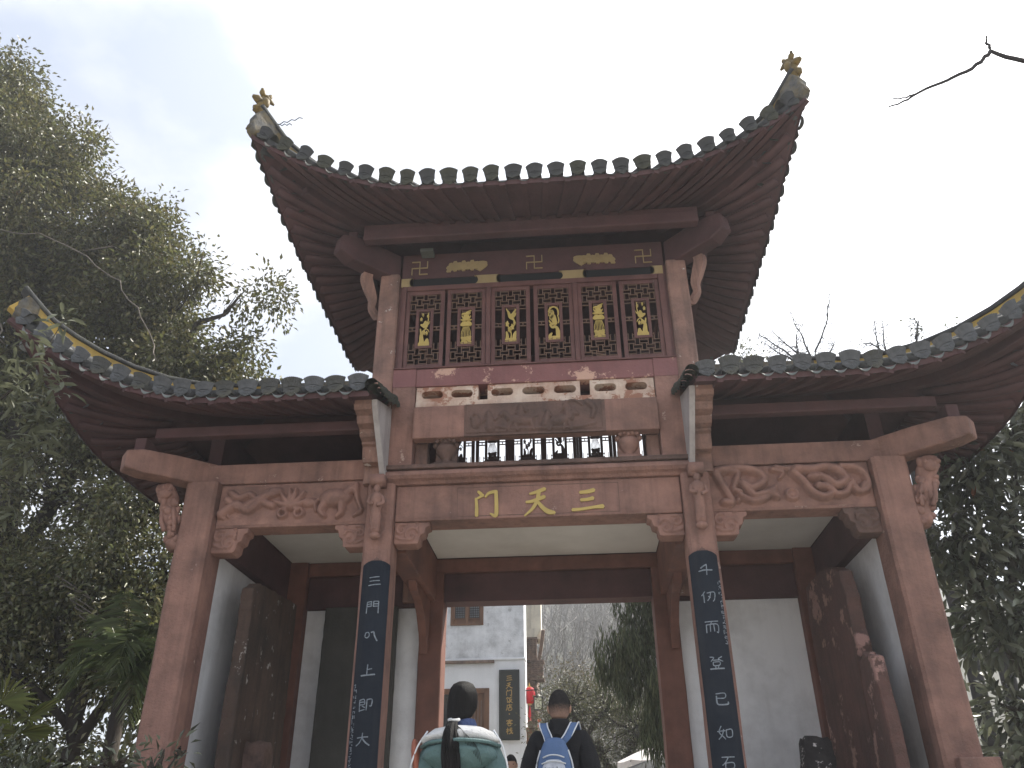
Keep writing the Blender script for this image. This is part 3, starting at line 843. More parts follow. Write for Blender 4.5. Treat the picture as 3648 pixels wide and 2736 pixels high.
def strut_figure(x, s):
    """standing figure carved on a bracket under the corbel, front of the inner column"""
    mb = MB()
    mb.box(x - .075, x + .075, -.17, -.004, 3.64, 3.74)
    mb.rings([[(x + .055 * c * q, -.06 + .05 * d * q - oy, z) for c, d in [(math.cos(a), math.sin(a)) for a in np.linspace(0, 2 * math.pi, 12, endpoint=False)]] for q, oy, z in
              ((.75, .0, 3.12), (1.0, .015, 3.16), (.9, .02, 3.24), (1.1, .03, 3.30), (.95, .035, 3.36), (1.15, .045, 3.42), (1.3, .05, 3.48), (1.1, .055, 3.53), (.5, .06, 3.555))])
    mb.ell((x, -.125, 3.59), (.038, .04, .048), 10, 8)
    mb.ell((x - .02 * s, -.115, 3.635), (.045, .04, .025), 8, 6)
    mb.tube(smoothpath([(x - .06, -.12, 3.51), (x - .075, -.14, 3.44), (x - .02, -.165, 3.42)]), .022, 6)
    mb.tube(smoothpath([(x + .06, -.12, 3.51), (x + .078, -.14, 3.43), (x + .02, -.165, 3.40)]), .022, 6)
    for k in range(4):
        mb.tube(smoothpath([(x - .05, -.085, 3.18 + k * .055), (x, -.12, 3.165 + k * .055), (x + .05, -.085, 3.185 + k * .055)]), .011, 5)
    mb.ell((x, -.07, 3.10), (.06, .06, .04), 10, 6)
    return mb.build('carved_figure', CARVE, G, smooth=True)
strut_figure(-1.655, -1)
strut_figure(1.645, 1)
def strut_lion(s):
    """lion carved on the outer strut below the diagonal beam"""
    mb = MB()
    def P(t):
        return Vector((s * (3.82 + .20 * t), .12 - .10 * t, 3.07 + .69 * t))
    ax = Vector((s * .75, -.66, 0))
    ay = Vector((s * .66, .75, 0))
    rs = []
    for i in range(15):
        t = i / 14
        c = P(t)
        w = .085 + .022 * math.sin(t * 17) + .02 * t
        d = .085 + .02 * math.sin(t * 13 + 1)
        rs.append([c + ax * (math.cos(a) * w) + ay * (math.sin(a) * d * 1.0) for a in np.linspace(0, 2 * math.pi, 12, endpoint=False)])
    mb.rings(rs)
    for k in range(34):
        t = rnd.uniform(.03, .97)
        a = rnd.uniform(-2.6, .5)
        c = P(t) + ax * (.085 * math.cos(a)) + ay * (.085 * math.sin(a))
        mb.ell(c, (rnd.uniform(.03, .05), rnd.uniform(.03, .045), rnd.uniform(.03, .06)), 8, 6)
    c = P(.86) + Vector((0, -.08, 0))
    mb.ell(c, (.07, .06, .07), 10, 8)
    for a in (-1, 1):
        mb.ell(c + Vector((a * .05, -.03, .03)), (.022, .022, .025), 8, 6)
        mb.tube(smoothpath([P(.6) + Vector((a * .06, -.07, 0)), P(.4) + Vector((a * .07, -.11, 0)), P(.3) + Vector((a * .05, -.1, -.03))]), .024, 6)
    return mb.build('carved_lion', CARVE, G, smooth=True)
strut_lion(-1)
strut_lion(1)

# corbels that carry the inner ends of the wing eaves, with their plastered cheek walls
for s in (-1, 1):
    prof = [(-.0, 3.90), (-.11, 3.905), (-.14, 3.95), (-.155, 4.06), (-.20, 4.075), (-.205, 4.10), (-.30, 4.115), (-.33, 4.165), (-.335, 4.185), (-.45, 4.20), (-.48, 4.25), (-.485, 4.27), (-.60, 4.285), (-.63, 4.33), (-.63, 4.40), (.0, 4.62)]
    mb = MB()
    xa, xb = (1.66, 1.84)
    mb.prism([(a, b) for a, b in prof], (s * xa, 0, 0), (0, 1, 0), EZ, (s, 0, 0), xb - xa)
    mb.build('corbel', STONE2, G, bevel=.006)
    ck = [(-.60, 4.33), (-.16, 3.88), (.02, 3.70), (.36, 3.70), (.36, 4.72), (-.62, 4.385)]
    MB().prism(ck, (s * 1.60, 0, 0), (0, 1, 0), EZ, (s, 0, 0), .057).build('cheek_wall', GREYWALL, G)

# diagonal corner beams
for s in (-1, 1):
    MB().bar([(s * 3.62, .25, 3.93), (s * 3.95, -.06, 3.925), (s * 4.20, -.29, 3.91), (s * 4.33, -.40, 3.90)], [.24, .24, .24, .21], [.27, .27, .26, .19]).build('corner_beam', STONE, G, bevel=.02)
    MB().bar([(s * 1.70, .20, 6.64), (s * 1.95, -.06, 6.635), (s * 2.17, -.29, 6.62), (s * 2.29, -.41, 6.64)], [.21, .21, .21, .17], [.36, .36, .34, .22]).build('corner_beam', DARKRED, G, bevel=.02)
    # S curved bracket beside the tower column
    pth = smoothpath([(s * 2.0, -.02, 6.50), (s * 2.02, -.01, 6.40), (s * 1.985, .02, 6.27), (s * 1.945, .07, 6.14), (s * 1.955, .10, 6.03), (s * 1.90, .14, 5.945), (s * 1.86, .15, 5.93)], 4)
    MB().bar(pth, .09, [.10 + .035 * math.sin(i / (len(pth) - 1) * math.pi * 2 + .3) for i in range(len(pth))], (s * .8, -.6, 0)).build('curved_bracket', STONE2, G, bevel=.012)
    # eave purlins of the wings
    MB().box(*((1.85, 4.16) if s > 0 else (-4.16, -1.85)), -.20, -.08, 4.25, 4.37).build('eave_purlin', DARKRED, G, bevel=.015)
    MB().box(*((4.165, 4.29) if s > 0 else (-4.29, -4.165)), -.33, 2.7, 4.04, 4.20).build('eave_purlin', DARKRED, G, bevel=.015)
    MB().box(*((2.105, 2.22) if s > 0 else (-2.22, -2.105)), -.28, 2.8, 6.80, 6.93).build('eave_purlin', DARKRED, G, bevel=.015)
MB().box(-1.99, 1.99, -.42, -.29, 6.675, 6.84).build('eave_purlin', DARKRED, G, bevel=.018)
MB().box(-2.0, 2.0, -.37, -.33, 6.842, 6.93).build('purlin_board', DARKRED, G)
for x in (-1.27,):
    MB().box(x - .08, x + .08, -.12, .02, 6.69, 6.735).build('purlin_block', mat('greenish_plaster', (.13, .135, .115)), G, bevel=.004)

# ================================================================== roofs
class Roof:
    """hip roof with concave slopes whose eaves sweep up to the corners"""
    def __init__(s, wing):
        s.wing = wing                    # 0 tower, -1 / +1 wings
        s.z0 = 4.345 if wing else 6.70
        s.H = 1.0 if wing else 1.15
    def lift(s, side, q):
        if not s.wing:
            if side in 'FB':
                return .74 * max(0, (abs(q * 3.1) - 1.0) / 2.1) ** 2
            return .74 * max(0, (abs(q * 2.6) - .9) / 1.7) ** 2
        if side in 'FB':
            return 1.0 * max(0, (1.64 + q * 3.96 - 3.2) / 2.4) ** 2
        return 1.0 * max(0, (abs(q * 2.2) - .5) / 1.7) ** 2
    def eave(s, side, q):
        lf = s.lift(side, q)
        if not s.wing:
            t2 = lf / .74
            if side in 'FB':
                y = -1.2 - .2 * t2
                return (q * 3.1, y if side == 'F' else 2.4 - y)
            sg = 1 if side == 'R' else -1
            return (sg * (2.85 + .25 * t2), 1.2 + q * 2.6)
        if side in 'FB':
            y = -.8 - .2 * lf
            return (s.wing * (1.64 + q * 3.96), y if side == 'F' else 2.4 - y)
        return (s.wing * (5.15 + .45 * lf), 1.2 + q * 2.2)
    def inner(s, side, q):
        if not s.wing:
            if side in 'FB':
                return (q * 1.0, 1.2)
            return ((1 if side == 'R' else -1) * 1.0, 1.2)
        if side in 'FB':
            return (s.wing * (1.64 + q * 1.8), 1.2)
        return (s.wing * 3.44, 1.2)
    def S(s, side, q, v, dz=0.0):
        e, i = s.eave(side, q), s.inner(side, q)
        vv = max(v, 0)
        z = s.z0 + s.H * (.35 * v + .65 * vv * vv) + s.lift(side, q) * (1 - min(v, 1)) ** 2.2 + dz
        return Vector((e[0] + (i[0] - e[0]) * v, e[1] + (i[1] - e[1]) * v, z))

def tile_end_mesh():
    mb = MB()
    K = 12
    # collar: flaring curved plate, toothed upper edge
    def plate(rows, th=.014):
        n = len(rows[0])
        b = len(mb.v)
        for r_ in rows:
            mb.v.extend(r_)
        for r_ in rows:
            mb.v.extend([(x * .95, y - th, z) for x, y, z in r_])
        m = len(rows)
        off = m * n
        for i in range(m - 1):
            for j in range(n - 1):
                a = b + i * n + j
                mb.f.append((a, a + 1, a + n + 1, a + n))
                mb.f.append((a + off, a + off + n, a + off + n + 1, a + off + 1))
        for j in range(n - 1):
            a = b + j
            mb.f.append((a, a + off, a + off + 1, a + 1))
            a = b + (m - 1) * n + j
            mb.f.append((a, a + 1, a + off + 1, a + off))
        for i in range(m - 1):
            a = b + i * n
            mb.f.append((a, a + n, a + n + off, a + off))
            a = b + i * n + n - 1
            mb.f.append((a, a + off, a + n + off, a + n))
    lo, mid, hi = [], [], []
    for k in range(2 * K + 1):
        u = k / (2 * K) * 2 - 1
        lo.append((u * .082, .03 - .028 * u * u, .012 - .016 * u * u))
        mid.append((u * .086, .040 - .03 * u * u, .045 - .014 * u * u))
        hi.append((u * .101, .062 - .034 * u * u, .083 - .016 * u * u + (.005 if k % 2 else 0)))
    plate([lo, mid, hi])
    # hanging shield
    rows = []
    for t, wv in ((0, .078), (.3, .072), (.6, .05), (.85, .024), (1.0, .004)):
        rows.append([(u * wv, .026 + .012 * t - .02 * u * u * (1 - t), .006 - .014 * u * u * (1 - t) - .082 * t) for u in np.linspace(-1, 1, 7)])
    plate(rows[::-1], .012)
    for rr, zz in ((.034, -.022), (.018, -.03)):
        mb.tube([(rr * math.cos(a), .034 - .012 * math.cos(a) ** 2, zz + rr * .8 * math.sin(a)) for a in np.linspace(-2.6, -.54, 8)], .004, 4)
    mb.tube([(-.03, .030, -.008), (0, .037, -.016), (.03, .030, -.008)], .005, 4)
    # the round tile it closes
    mb.rings([[(math.cos(a) * .076, y, math.sin(a) * .076 - .03) for a in np.linspace(0, math.pi, 9)] for y in (-.26, .012)], cap=False, closed=False)
    mb.f.append(tuple(range(len(mb.v) - 9, len(mb.v))))
    return mb.mesh('tile_end', TILE)
def drip_mesh(m):
    mb = MB()
    a_ = np.linspace(-1, 1, 9)
    top = [(u * .08, .01, -.045 - .03 * (1 - u * u)) for u in a_]
    bot = [(u * .072, .03, -.05 - .062 * (1 - u * u)) for u in a_]
    bk = [(u * .08, -.04, -.035 - .03 * (1 - u * u)) for u in a_]
    mb.rings([bk, top], cap=False, closed=False)
    mb.rings([[(x, y + .014, z) for x, y, z in top], [(x, y + .014, z) for x, y, z in bot]], cap=False, closed=False)
    mb.rings([[(x, y + .004, z) for x, y, z in top], [(x, y + .004, z) for x, y, z in bot]], cap=False, closed=False)
    mb.rings([[(x, y + .014, z) for x, y, z in bot], [(x, y + .004, z) for x, y, z in bot]], cap=False, closed=False)
    return mb.mesh('drip_tile', m)
TE = tile_end_mesh()
DT = drip_mesh(TILE)
DTL = drip_mesh(TILELIGHT)
TEL = TE.copy()
TEL.materials[0] = mat('slate_grey_tile', (.125, .128, .132), (.075, .079, .083), 14, .75, .5, 60, (.06, .065, .06), .6, 5)
TEL.name = 'tile_end_slate'
TEM, TELM = TE.copy(), TEL.copy()
TEM.materials[0] = mat('mossy_end_tile', (.075, .075, .058), (.04, .042, .034), 16, .9, .8, 50, (.10, .095, .05), .7, 7)
TELM.materials[0] = mat('stained_slate_tile', (.10, .10, .096), (.06, .062, .06), 12, .85, .7, 50, (.16, .15, .10), .7, 6)
VTM = MB().rings([[(math.cos(a) * .07, y, math.sin(a) * (.07 - .008 * (y > 0)) ) for a in np.linspace(-.25, math.pi + .25, 9)] for y in (-.09, .09)], cap=False, closed=False).mesh('verge_tile', MOSS)

def make_roof(wing, rname):
    rf = Roof(wing)
    sides = 'FBRL' if not wing else ('FB' + ('R' if wing > 0 else 'L'))
    NQ, NV = 60, 14
    top, bot = MB(), MB()
    q0 = {s_: ((0, 1) if (wing and s_ in 'FB') else (-1, 1)) for s_ in 'FBRL'}
    for s_ in sides:
        a, b = q0[s_]
        for mb, dz, v1 in ((top, .115, 1), (bot, 0, 1)):
            base = len(mb.v)
            for j in range(NV + 1):
                for i in range(NQ + 1):
                    v_ = j / NV * v1
                    mb.v.append(tuple(rf.S(s_, a + (b - a) * i / NQ, v_, dz * min(1, .35 + v_ * 6))))
            for j in range(NV):
                for i in range(NQ):
                    k = base + j * (NQ + 1) + i
                    mb.f.append((k, k + 1, k + NQ + 2, k + NQ + 1))
        # eave board closing the two sheets
        base = len(bot.v)
        for dz in (-.02, .042):
            for i in range(NQ + 1):
                bot.v.append(tuple(rf.S(s_, a + (b - a) * i / NQ, -.006, dz)))
        for i in range(NQ):
            bot.f.append((base + i, base + i + 1, base + NQ + 2 + i, base + NQ + 1 + i))
    if wing:                                    # gable end towards the tower
        base = len(bot.v)
        for s_ in 'FB':
            seq = range(NV + 1) if s_ == 'F' else range(NV, -1, -1)
            for j in seq:
                for dz in (0, .115):
                    bot.v.append(tuple(rf.S(s_, 0, j / NV, dz)))
        for i in range(2 * NV + 1):
            bot.f.append((base + 2 * i, base + 2 * i + 1, base + 2 * i + 3, base + 2 * i + 2))
    roof = top.build(rname, TILE, G, smooth=True)
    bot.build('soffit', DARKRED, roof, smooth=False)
    rows = MB()
    for s_ in sides:
        a, b = q0[s_]
        n = {0: {'F': 26, 'B': 26, 'R': 24, 'L': 24}}.get(wing, {'F': 17, 'B': 17, 'R': 19, 'L': 19})[s_]
        for i in range(n):
            q = a + (b - a) * (i + .5) / n
            # tile row on top
            pts = [rf.S(s_, q, v, .05 + min(.085, v * .8)) for v in np.linspace(.01, .97, 12)]
            rows.tube(pts, [.07 - .03 * k / 11 for k in range(12)], 6)
            if s_ == 'B':
                continue
            P = rf.S(s_, q, 0)
            T = (rf.S(s_, q + .004, 0) - rf.S(s_, q - .004, 0)).normalized()
            if s_ == 'L':
                T = -T
            if s_ == 'R':
                T = T
            O_ = Vector((T.y, -T.x, 0)).normalized()
            if O_.dot(Vector((P.x - rf.inner(s_, q)[0], P.y - rf.inner(s_, q)[1], 0))) < 0:
                O_ = -O_
            Z_ = T.cross(O_) if T.cross(O_).z > 0 else O_.cross(T)
            X_ = O_.cross(Z_)
            jit = Matrix.Rotation(rnd.uniform(-.13, .13), 4, 'Z') @ Matrix.Rotation(rnd.uniform(-.10, .10), 4, 'Y') @ Matrix.Rotation(rnd.uniform(-.16, .06), 4, 'X')
            Mx = Matrix((X_, O_, Z_)).transposed().to_4x4()
            Mx.translation = P + Vector((0, 0, (.112 if wing else .118) + rnd.uniform(-.006, .006))) + O_ * rnd.uniform(.0, .025)
            put('tile_end', rnd.choice((TEL, TEL, TELM)) if wing else rnd.choice((TE, TE, TEM)), roof, Mx @ jit @ Matrix.Diagonal(((1.1 if wing else 1.0) * rnd.uniform(.93, 1.05), 1, 1.2 * rnd.uniform(.88, 1.08), 1)))
            # the drip tile in the valley beside it and the rafter under it
            qv = a + (b - a) * (i + 1) / n
            if i < n - 1:
                Mx = Matrix((X_, O_, Z_)).transposed().to_4x4()
                Mx.translation = rf.S(s_, qv, 0) + Vector((0, 0, .098)) + O_ * rnd.uniform(-.005, .012)
                put('drip_tile', DTL if wing else DT, roof, Mx)
            vm = .62 if s_ == 'F' else .5
            if abs(q) > .999:
                continue
            if s_ == 'F':
                MB().bar([rf.S(s_, qv, v, -.024) for v in np.linspace(-.014, vm, 8)], .06, .04).build('rafter', DARKRED, roof)
            else:
                MB().tube([rf.S(s_, qv, v, -.012) for v in np.linspace(.03, vm, 8)], .07, 8, flat=.6).build('rafter', DARKRED, roof, smooth=True)
    kind(rows.build('tile_rows', TILE, roof, smooth=True), 'stuff')
    for s_, q in ([('F', -1), ('F', 1), ('B', -1), ('B', 1)] if not wing else [('F', 1), ('B', 1)]):
        MB().bar([rf.S(s_, q, v, -.10 - .03 * (v < .25)) for v in (.22, .26, .34, .45, .58, .7)], .11, [.09, .15, .16, .16, .16, .16]).build('hip_rafter', DARKRED, roof, bevel=.015)
    # hip ridges
    for s_, q in ([('F', -1), ('F', 1), ('B', -1), ('B', 1)] if not wing else [('F', 1), ('B', 1)]):
        vv = [0, .03, .07, .12, .2, .3, .42, .55, .7, .85, 1]
        hh = [(.20 if wing else .20) + (.10 if wing else .17) * max(0, 1 - v / .12) for v in vv]
        path = [rf.S(s_, q, v, .10 + h_ / 2) for v, h_ in zip(vv, hh)]
        MB().bar(path, .11, hh).build('hip_ridge', YELLOW if wing else HIPGREY, roof, bevel=.01)
        if not wing:
            MB().bar([p + Vector((0, 0, 0.02)) for p in path[2:]], .122, [h_ * .55 for h_ in hh[2:]]).build('ridge_band', WORNYELLOW, roof)
        MB().bar([p + Vector((0, 0, h_ / 2 + .024)) for p, h_ in zip(path, hh)], .17, .05).build('ridge_cap', TILE, roof, bevel=.015)
        # end block of the ridge
        p0 = rf.S(s_, q, 0, .0)
        d = (rf.S(s_, q, 0) - rf.S(s_, q, .05))
        d.z = 0
        d.normalize()
        n_ = Vector((-d.y, d.x, 0))
        if s_ == 'F' or not wing:
            mb = MB()
            pr = [(-.22, .10), (.0, .02), (.06, .08), (.075, .16), (.05, .22), (.055, .28), (.01, .36), (-.05, .44), (-.11, .42), (-.22, .32)]
            if wing:
                pr = [(a_ * .8 - .03, b_ * .72) for a_, b_ in pr]
            mb.prism([(a_, b_ + .02) for a_, b_ in pr], p0 - n_ * .072, d, EZ, n_, .144)
            mb.build('ridge_end', HIPGREY, roof, bevel=.02)
        if not wing and s_ == 'F':
            # mythical bird finial: body, spread tail plumes, crest and beak turned inward
            O0 = p0 + d * -.04 + Vector((0, 0, .43))
            def Q(a_, b_, c_=0):
                return O0 + d * a_ + Vector((0, 0, b_)) + n_ * c_
            mb = MB()
            mb.tube(smoothpath([Q(-.03, -.04), Q(.0, .05), Q(.01, .13), Q(-.01, .2), Q(-.02, .255), Q(-.045, .275)], 3), [.052, .06, .066, .07, .07, .066, .06, .056, .052, .05, .05, .05, .05, .052, .05, .04][:16], 10)
            mb.tube([Q(-.03, .26), Q(-.09, .262), Q(-.14, .245)], [.045, .032, .012], 8)
            mb.tube([Q(-.05, .28), Q(-.075, .34), Q(-.085, .375)], [.03, .028, .008], 8)
            mb.tube([Q(.0, .26), Q(.035, .33), Q(.04, .38)], [.03, .036, .02], 8)
            mb.tube([Q(.02, .16), Q(.09, .19), Q(.14, .185)], [.05, .045, .02], 8)
            mb.tube([Q(.03, .08), Q(.075, .03), Q(.08, -.01)], [.04, .045, .03], 8)
            mb.tube([Q(-.02, .1), Q(-.075, .06), Q(-.09, .0)], [.035, .03, .018], 8)
            for c_ in (-1, 1):
                mb.ell(Q(-.01, .14, c_ * .05), (.05, .05, .08), 8, 6)
            mb.build('finial_bird', WORNYELLOW, roof, smooth=True)
    # main ridge
    if not wing:
        MB().box(-1.05, 1.05, 1.12, 1.28, 7.92, 8.2).build('main_ridge', HIPGREY, roof, bevel=.02)
        # loose wires at the left tip
        p = rf.S('F', -1, .06, .42)
        for dx, dz in ((.36, .10), (.24, .0)):
            pts = [p + Vector((dx * t + .0, 0, dz * t + (.018 if k % 2 else -.012))) for k, t in enumerate(np.linspace(0, 1, 9))]
            MB().tube(pts, .006, 5).build('loose_wire', BLACK, roof)
    else:
        MB().box(min(wing * 1.64, wing * 3.5), max(wing * 1.64, wing * 3.5), 1.1, 1.3, 5.42, 5.62).build('main_ridge', HIPGREY, roof, bevel=.02)
        # mossy verge tiles stepping up the inner edge
        for k in range(11):
            v = .01 + k * .045
            p = rf.S('F', 0, v)
            t = (rf.S('F', 0, v + .02) - p).normalized()
            X_ = Vector((1, 0, 0))
            Z_ = X_.cross(t)
            for lay in range(2):
                Mx = Matrix((X_, t, Z_)).transposed().to_4x4()
                Mx.translation = p + Vector((-wing * (.03 + .03 * lay), 0, .10 - .06 * lay + .02 * (k % 2))) + Vector((rnd.uniform(-.008, .008), 0, rnd.uniform(-.008, .008)))
                put('verge_tile', VTM, roof, Mx @ Matrix.Rotation(.18 + rnd.uniform(-.08, .08), 4, 'X') @ Matrix.Rotation(rnd.uniform(-.1, .1), 4, 'Y'))
    return roof
make_roof(0, 'tower_roof')
make_roof(-1, 'wing_roof')
make_roof(1, 'wing_roof')

# ================================================================== couplet boards on the inner columns
def couplet(s, chars, zs, note, label):
    x0 = s * 1.622
    o = empty('couplet_board', (x0, 0, 0))
    tag(o, label, 'couplet board', 'couplet boards on the inner columns')
    hw, zt, zb = .138, 2.835, .35
    def arc(u, dd=0):
        return -.022 - .045 * (1 - (u / hw) ** 2) - dd
    mb = MB()
    us = np.linspace(-hw, hw, 11)
    rows = []
    for z in (zb, zt - .05):
        rows.append([(u, arc(u), z) for u in us] + [(hw, -.003, z), (-hw, -.003, z)])
    rows.append([(u * .985, arc(u), zt + .012 - .04 * abs(u / hw) ** 3) for u in us] + [(hw * .985, -.003, zt - .03), (-hw * .985, -.003, zt - .03)])
    mb.rings(rows)
    mb.build('board', NAVY, o, bevel=.004)
    # small scalloped crest with a finial
    cr = MB()
    cr.prism([(-.06, .0), (.06, .0), (.05, .012), (.03, .014), (.022, .028), (.008, .03), (0, .05), (-.008, .03), (-.022, .028), (-.03, .014), (-.05, .012)], (0, -.045, zt + .008), EX, EZ, (0, 1, 0), .03)
    cr.build('crest', DARKCARVE, o)
    for st, z in zip(chars, zs):
        m_ = MB()
        w, h = .135, .115
        brush(m_, st, (0, 0, 0), EX, EZ, EN, w, h, .004, .0008, 4,
              surf=lambda q, dd, z=z: Vector((q.x - w / 2, arc(q.x - w / 2, dd + .001), z - h / 2 + q.y)))
        m_.build('letter', GLYPH, o)
    xn, za, zbn, nn = note
    m_ = MB()
    rr = random.Random(5 + s)
    for k in range(nn):
        z = za + (zbn - za) * k / (nn - 1)
        st = []
        for q in range(rr.randint(4, 6)):
            a, b = rr.uniform(0, 1), rr.uniform(0, 1)
            hor = rr.random() < .55
            c, d = (min(1, a + rr.uniform(.3, .7)), b + rr.uniform(-.1, .1)) if hor else (a + rr.uniform(-.15, .15), max(0, b - rr.uniform(.4, .8)))
            st.append([(a, b, .16), (c, d, .13)])
        brush(m_, st, (0, 0, 0), EX, EZ, EN, .03, .042, .003, .0005, 2,
              surf=lambda q, dd, z=z: Vector((xn + q.x - .013, arc(xn + q.x - .013, dd + .001), z - .018 + q.y)))
    m_.build('small_inscription', GLYPH, o)
W_ = .062
def ln(*p, w=W_):
    return [(a, b, w) for a, b in p]
C_SAN = [ln((.12, .82), (.5, .86), (.85, .90)), ln((.15, .5), (.5, .54), (.88, .56)), ln((.08, .14), (.5, .2), (.95, .24))]
C_MEN = [ln((.10, .95), (.06, .0)), ln((.10, .92), (.42, .98)), ln((.42, .98), (.40, .55)), ln((.09, .74), (.4, .78)), ln((.08, .55), (.40, .58)), ln((.58, .98), (.56, .55)), ln((.58, .98), (.93, 1.0)), ln((.93, 1.0), (.93, .0)), ln((.58, .76), (.92, .78)), ln((.57, .56), (.92, .58))]
C_YI = [ln((.10, .55), (.16, .82), (.36, .85), (.42, .6), (.28, .42), (.12, .48)), ln((.55, .85), (.72, .9), (.80, .6), (.95, .25), (1.0, .2), w=.09)]
C_SHANG = [ln((.48, .95), (.46, .5), (.46, .12)), ln((.48, .55), (.78, .62)), ln((.05, .08), (.5, .12), (1.0, .18), w=.09)]
C_JI = [ln((.10, .85), (.40, .92), (.46, .55), (.12, .5)), ln((.10, .85), (.12, .0)), ln((.14, .7), (.42, .72)), ln((.12, .05), (.48, .15)), ln((.30, .4), (.5, .3)), ln((.62, .9), (.95, .92), (.92, .45), (.8, .42)), ln((.62, .9), (.60, .1))]
C_DA = [ln((.12, .62), (.5, .68), (.85, .70)), ln((.48, .98), (.44, .6), (.28, .25), (.08, .05)), ln((.46, .62), (.7, .3), (.96, .1), w=.09)]
C_QIAN = [ln((.62, .98), (.4, .85), (.2, .68), w=.09), ln((.05, .42), (.4, .5), (1.0, .52), w=.085), ln((.62, .9), (.58, .1))]
C_REN = [ln((.28, .95), (.05, .62)), ln((.18, .72), (.18, .05)), ln((.42, .82), (.95, .9), (.92, .35), (.8, .15)), ln((.68, .85), (.58, .45), (.42, .2)), ln((.5, .55), (.62, .45))]
C_ER = [ln((.05, .92), (.95, .98)), ln((.5, .95), (.42, .72)), ln((.12, .68), (.10, .05)), ln((.12, .68), (.88, .72), (.9, .08), (.8, .12)), ln((.38, .68), (.36, .15)), ln((.62, .7), (.64, .15))]
C_DENG = [ln((.10, .95), (.35, .9), (.15, .62)), ln((.9, .98), (.65, .8), (.95, .62)), ln((.3, .7), (.7, .72)), ln((.28, .55), (.72, .57), (.68, .32), (.3, .3), (.28, .55)), ln((.38, .25), (.42, .12)), ln((.62, .26), (.58, .12)), ln((.05, .03), (.98, .08), w=.085)]
C_YIJ = [ln((.2, .88), (.78, .92), (.76, .58), (.22, .55)), ln((.22, .72), (.22, .2), (.4, .08), (.92, .12), (.95, .28), w=.085)]
C_RU = [ln((.28, .98), (.12, .55), (.38, .2), (.48, .05)), ln((.42, .75), (.3, .35), (.06, .05)), ln((.02, .6), (.5, .65)), ln((.58, .7), (.95, .74), (.93, .25), (.6, .22), (.58, .7))]
C_BU = [ln((.1, .95), (.9, .97)), ln((.5, .95), (.3, .6), (.1, .4)), ln((.3, .55), (.8, .57), (.78, .2), (.3, .18), (.3, .55))]
couplet(-1, [C_SAN, C_MEN, C_YI, C_SHANG, C_JI, C_DA], [2.633, 2.377, 2.094, 1.786, 1.479, 1.183], (-.112, 1.65, .8, 20), 'navy couplet board whose pale carved writing opens with three level strokes')
couplet(1, [C_QIAN, C_REN, C_ER, C_DENG, C_YIJ, C_RU, C_BU], [2.647, 2.387, 2.106, 1.784, 1.472, 1.191, .943], (.118, 2.53, 1.97, 13), 'navy couplet board with its small side inscription high on the edge near its second letter')

# ================================================================== steles and rocks in the side bays
def slab(name, poly, thick, O, ux, n, m, label, cat, rough=.012, group=None):
    """upright stone slab: ragged outline in the ux/z plane, thickness along n"""
    pts = []
    k = len(poly)
    for i in range(k):
        a, b = Vector(poly[i]), Vector(poly[(i + 1) % k])
        m_ = max(1, int((b - a).length / .07))
        for j in range(m_):
            q = a.lerp(b, j / m_)
            pts.append((q.x + rnd.uniform(-rough, rough), q.y + rnd.uniform(-rough, rough)))
    mb = MB()
    O, ux, n = Vector(O), Vector(ux), Vector(n)
    rs = []
    c = Vector((sum(p[0] for p in pts) / len(pts), sum(p[1] for p in pts) / len(pts)))
    for dd, ins in ((0, .012), (.012, 0), (thick - .012, 0), (thick, .012)):
        rs.append([O + ux * (p[0] - (ins if p[0] > c.x else -ins)) + Vector((0, 0, p[1] - (ins if p[1] > c.y else -ins))) + n * dd for p in pts])
    mb.rings(rs)
    return tag(mb.build(name, m, None), label, cat, group)
slab('stele', [(.46, 0), (1.96, 0), (1.93, 1.5), (1.88, 2.93), (1.2, 2.88), (.62, 2.84), (.46, 2.76), (.47, 2.0), (.42, 1.6)], .14, (-3.05, 0, 0), (0, 1, 0), (-1, 0, 0), STELE, 'tall brown stele with white flecked ragged edge, behind the brown stone stump', 'stele')
slab('stele', [(-2.84, 0), (-1.9, 0), (-1.9, 2.985), (-2.82, 2.985)], .12, (0, 2.30, 0), (1, 0, 0), (0, 1, 0), STELEGREY, 'smooth dark grey stele flat against the back wall, right of the speckled brown one', 'stele', .003)
slab('stele', [(.52, 0), (2.06, 0), (2.06, 2.6), (1.95, 2.98), (1.3, 2.99), (.95, 2.93), (.62, 2.80), (.54, 2.5), (.56, 2.2), (.50, 2.02), (.60, 1.9), (.62, 1.5)], .14, (3.09, 0, 0), (0, 1, 0), (1, 0, 0), STELERED, 'tall red brown stele with broken corner in the bay of the pitted rock', 'stele')
slab('stele', [(.08, 0), (.58, 0), (.56, 1.0), (.52, 1.86), (.34, 1.92), (.30, 1.88), (.12, 1.86), (.06, 1.2)], .12, (3.07, 0, 0), (0, 1, 0), (1, 0, 0), STELERED, 'shorter broken piece of red stele standing in front of the tall cracked one', 'stele')
def rough_pillar(name, cx, cy, w, d, h, m, label, seed, amp):
    mb = MB()
    rs = []
    nz, na = 26, 24
    for j in range(nz + 1):
        z = h * j / nz
        ring = []
        for i in range(na):
            a = 2 * math.pi * i / na
            c, s_ = math.cos(a), math.sin(a)
            sq = 1 / max(abs(c), abs(s_)) ** .75
            rr = 1 + amp * mnoise.noise(Vector((c * 1.3 + seed, s_ * 1.3, z * 3.2))) + amp * .7 * mnoise.noise(Vector((c * 4 + seed, s_ * 4, z * 9)))
            t = 1 if j < nz else .86
            ring.append((cx + c * sq * w / 2 * rr * t, cy + s_ * sq * d / 2 * rr * t, z + (.03 * mnoise.noise(Vector((c * 2, s_ * 2, seed))) if j >= nz - 1 else 0)))
        rs.append(ring)
    mb.rings(rs)
    return tag(mb.build(name, m, None, smooth=True), label, 'rock')
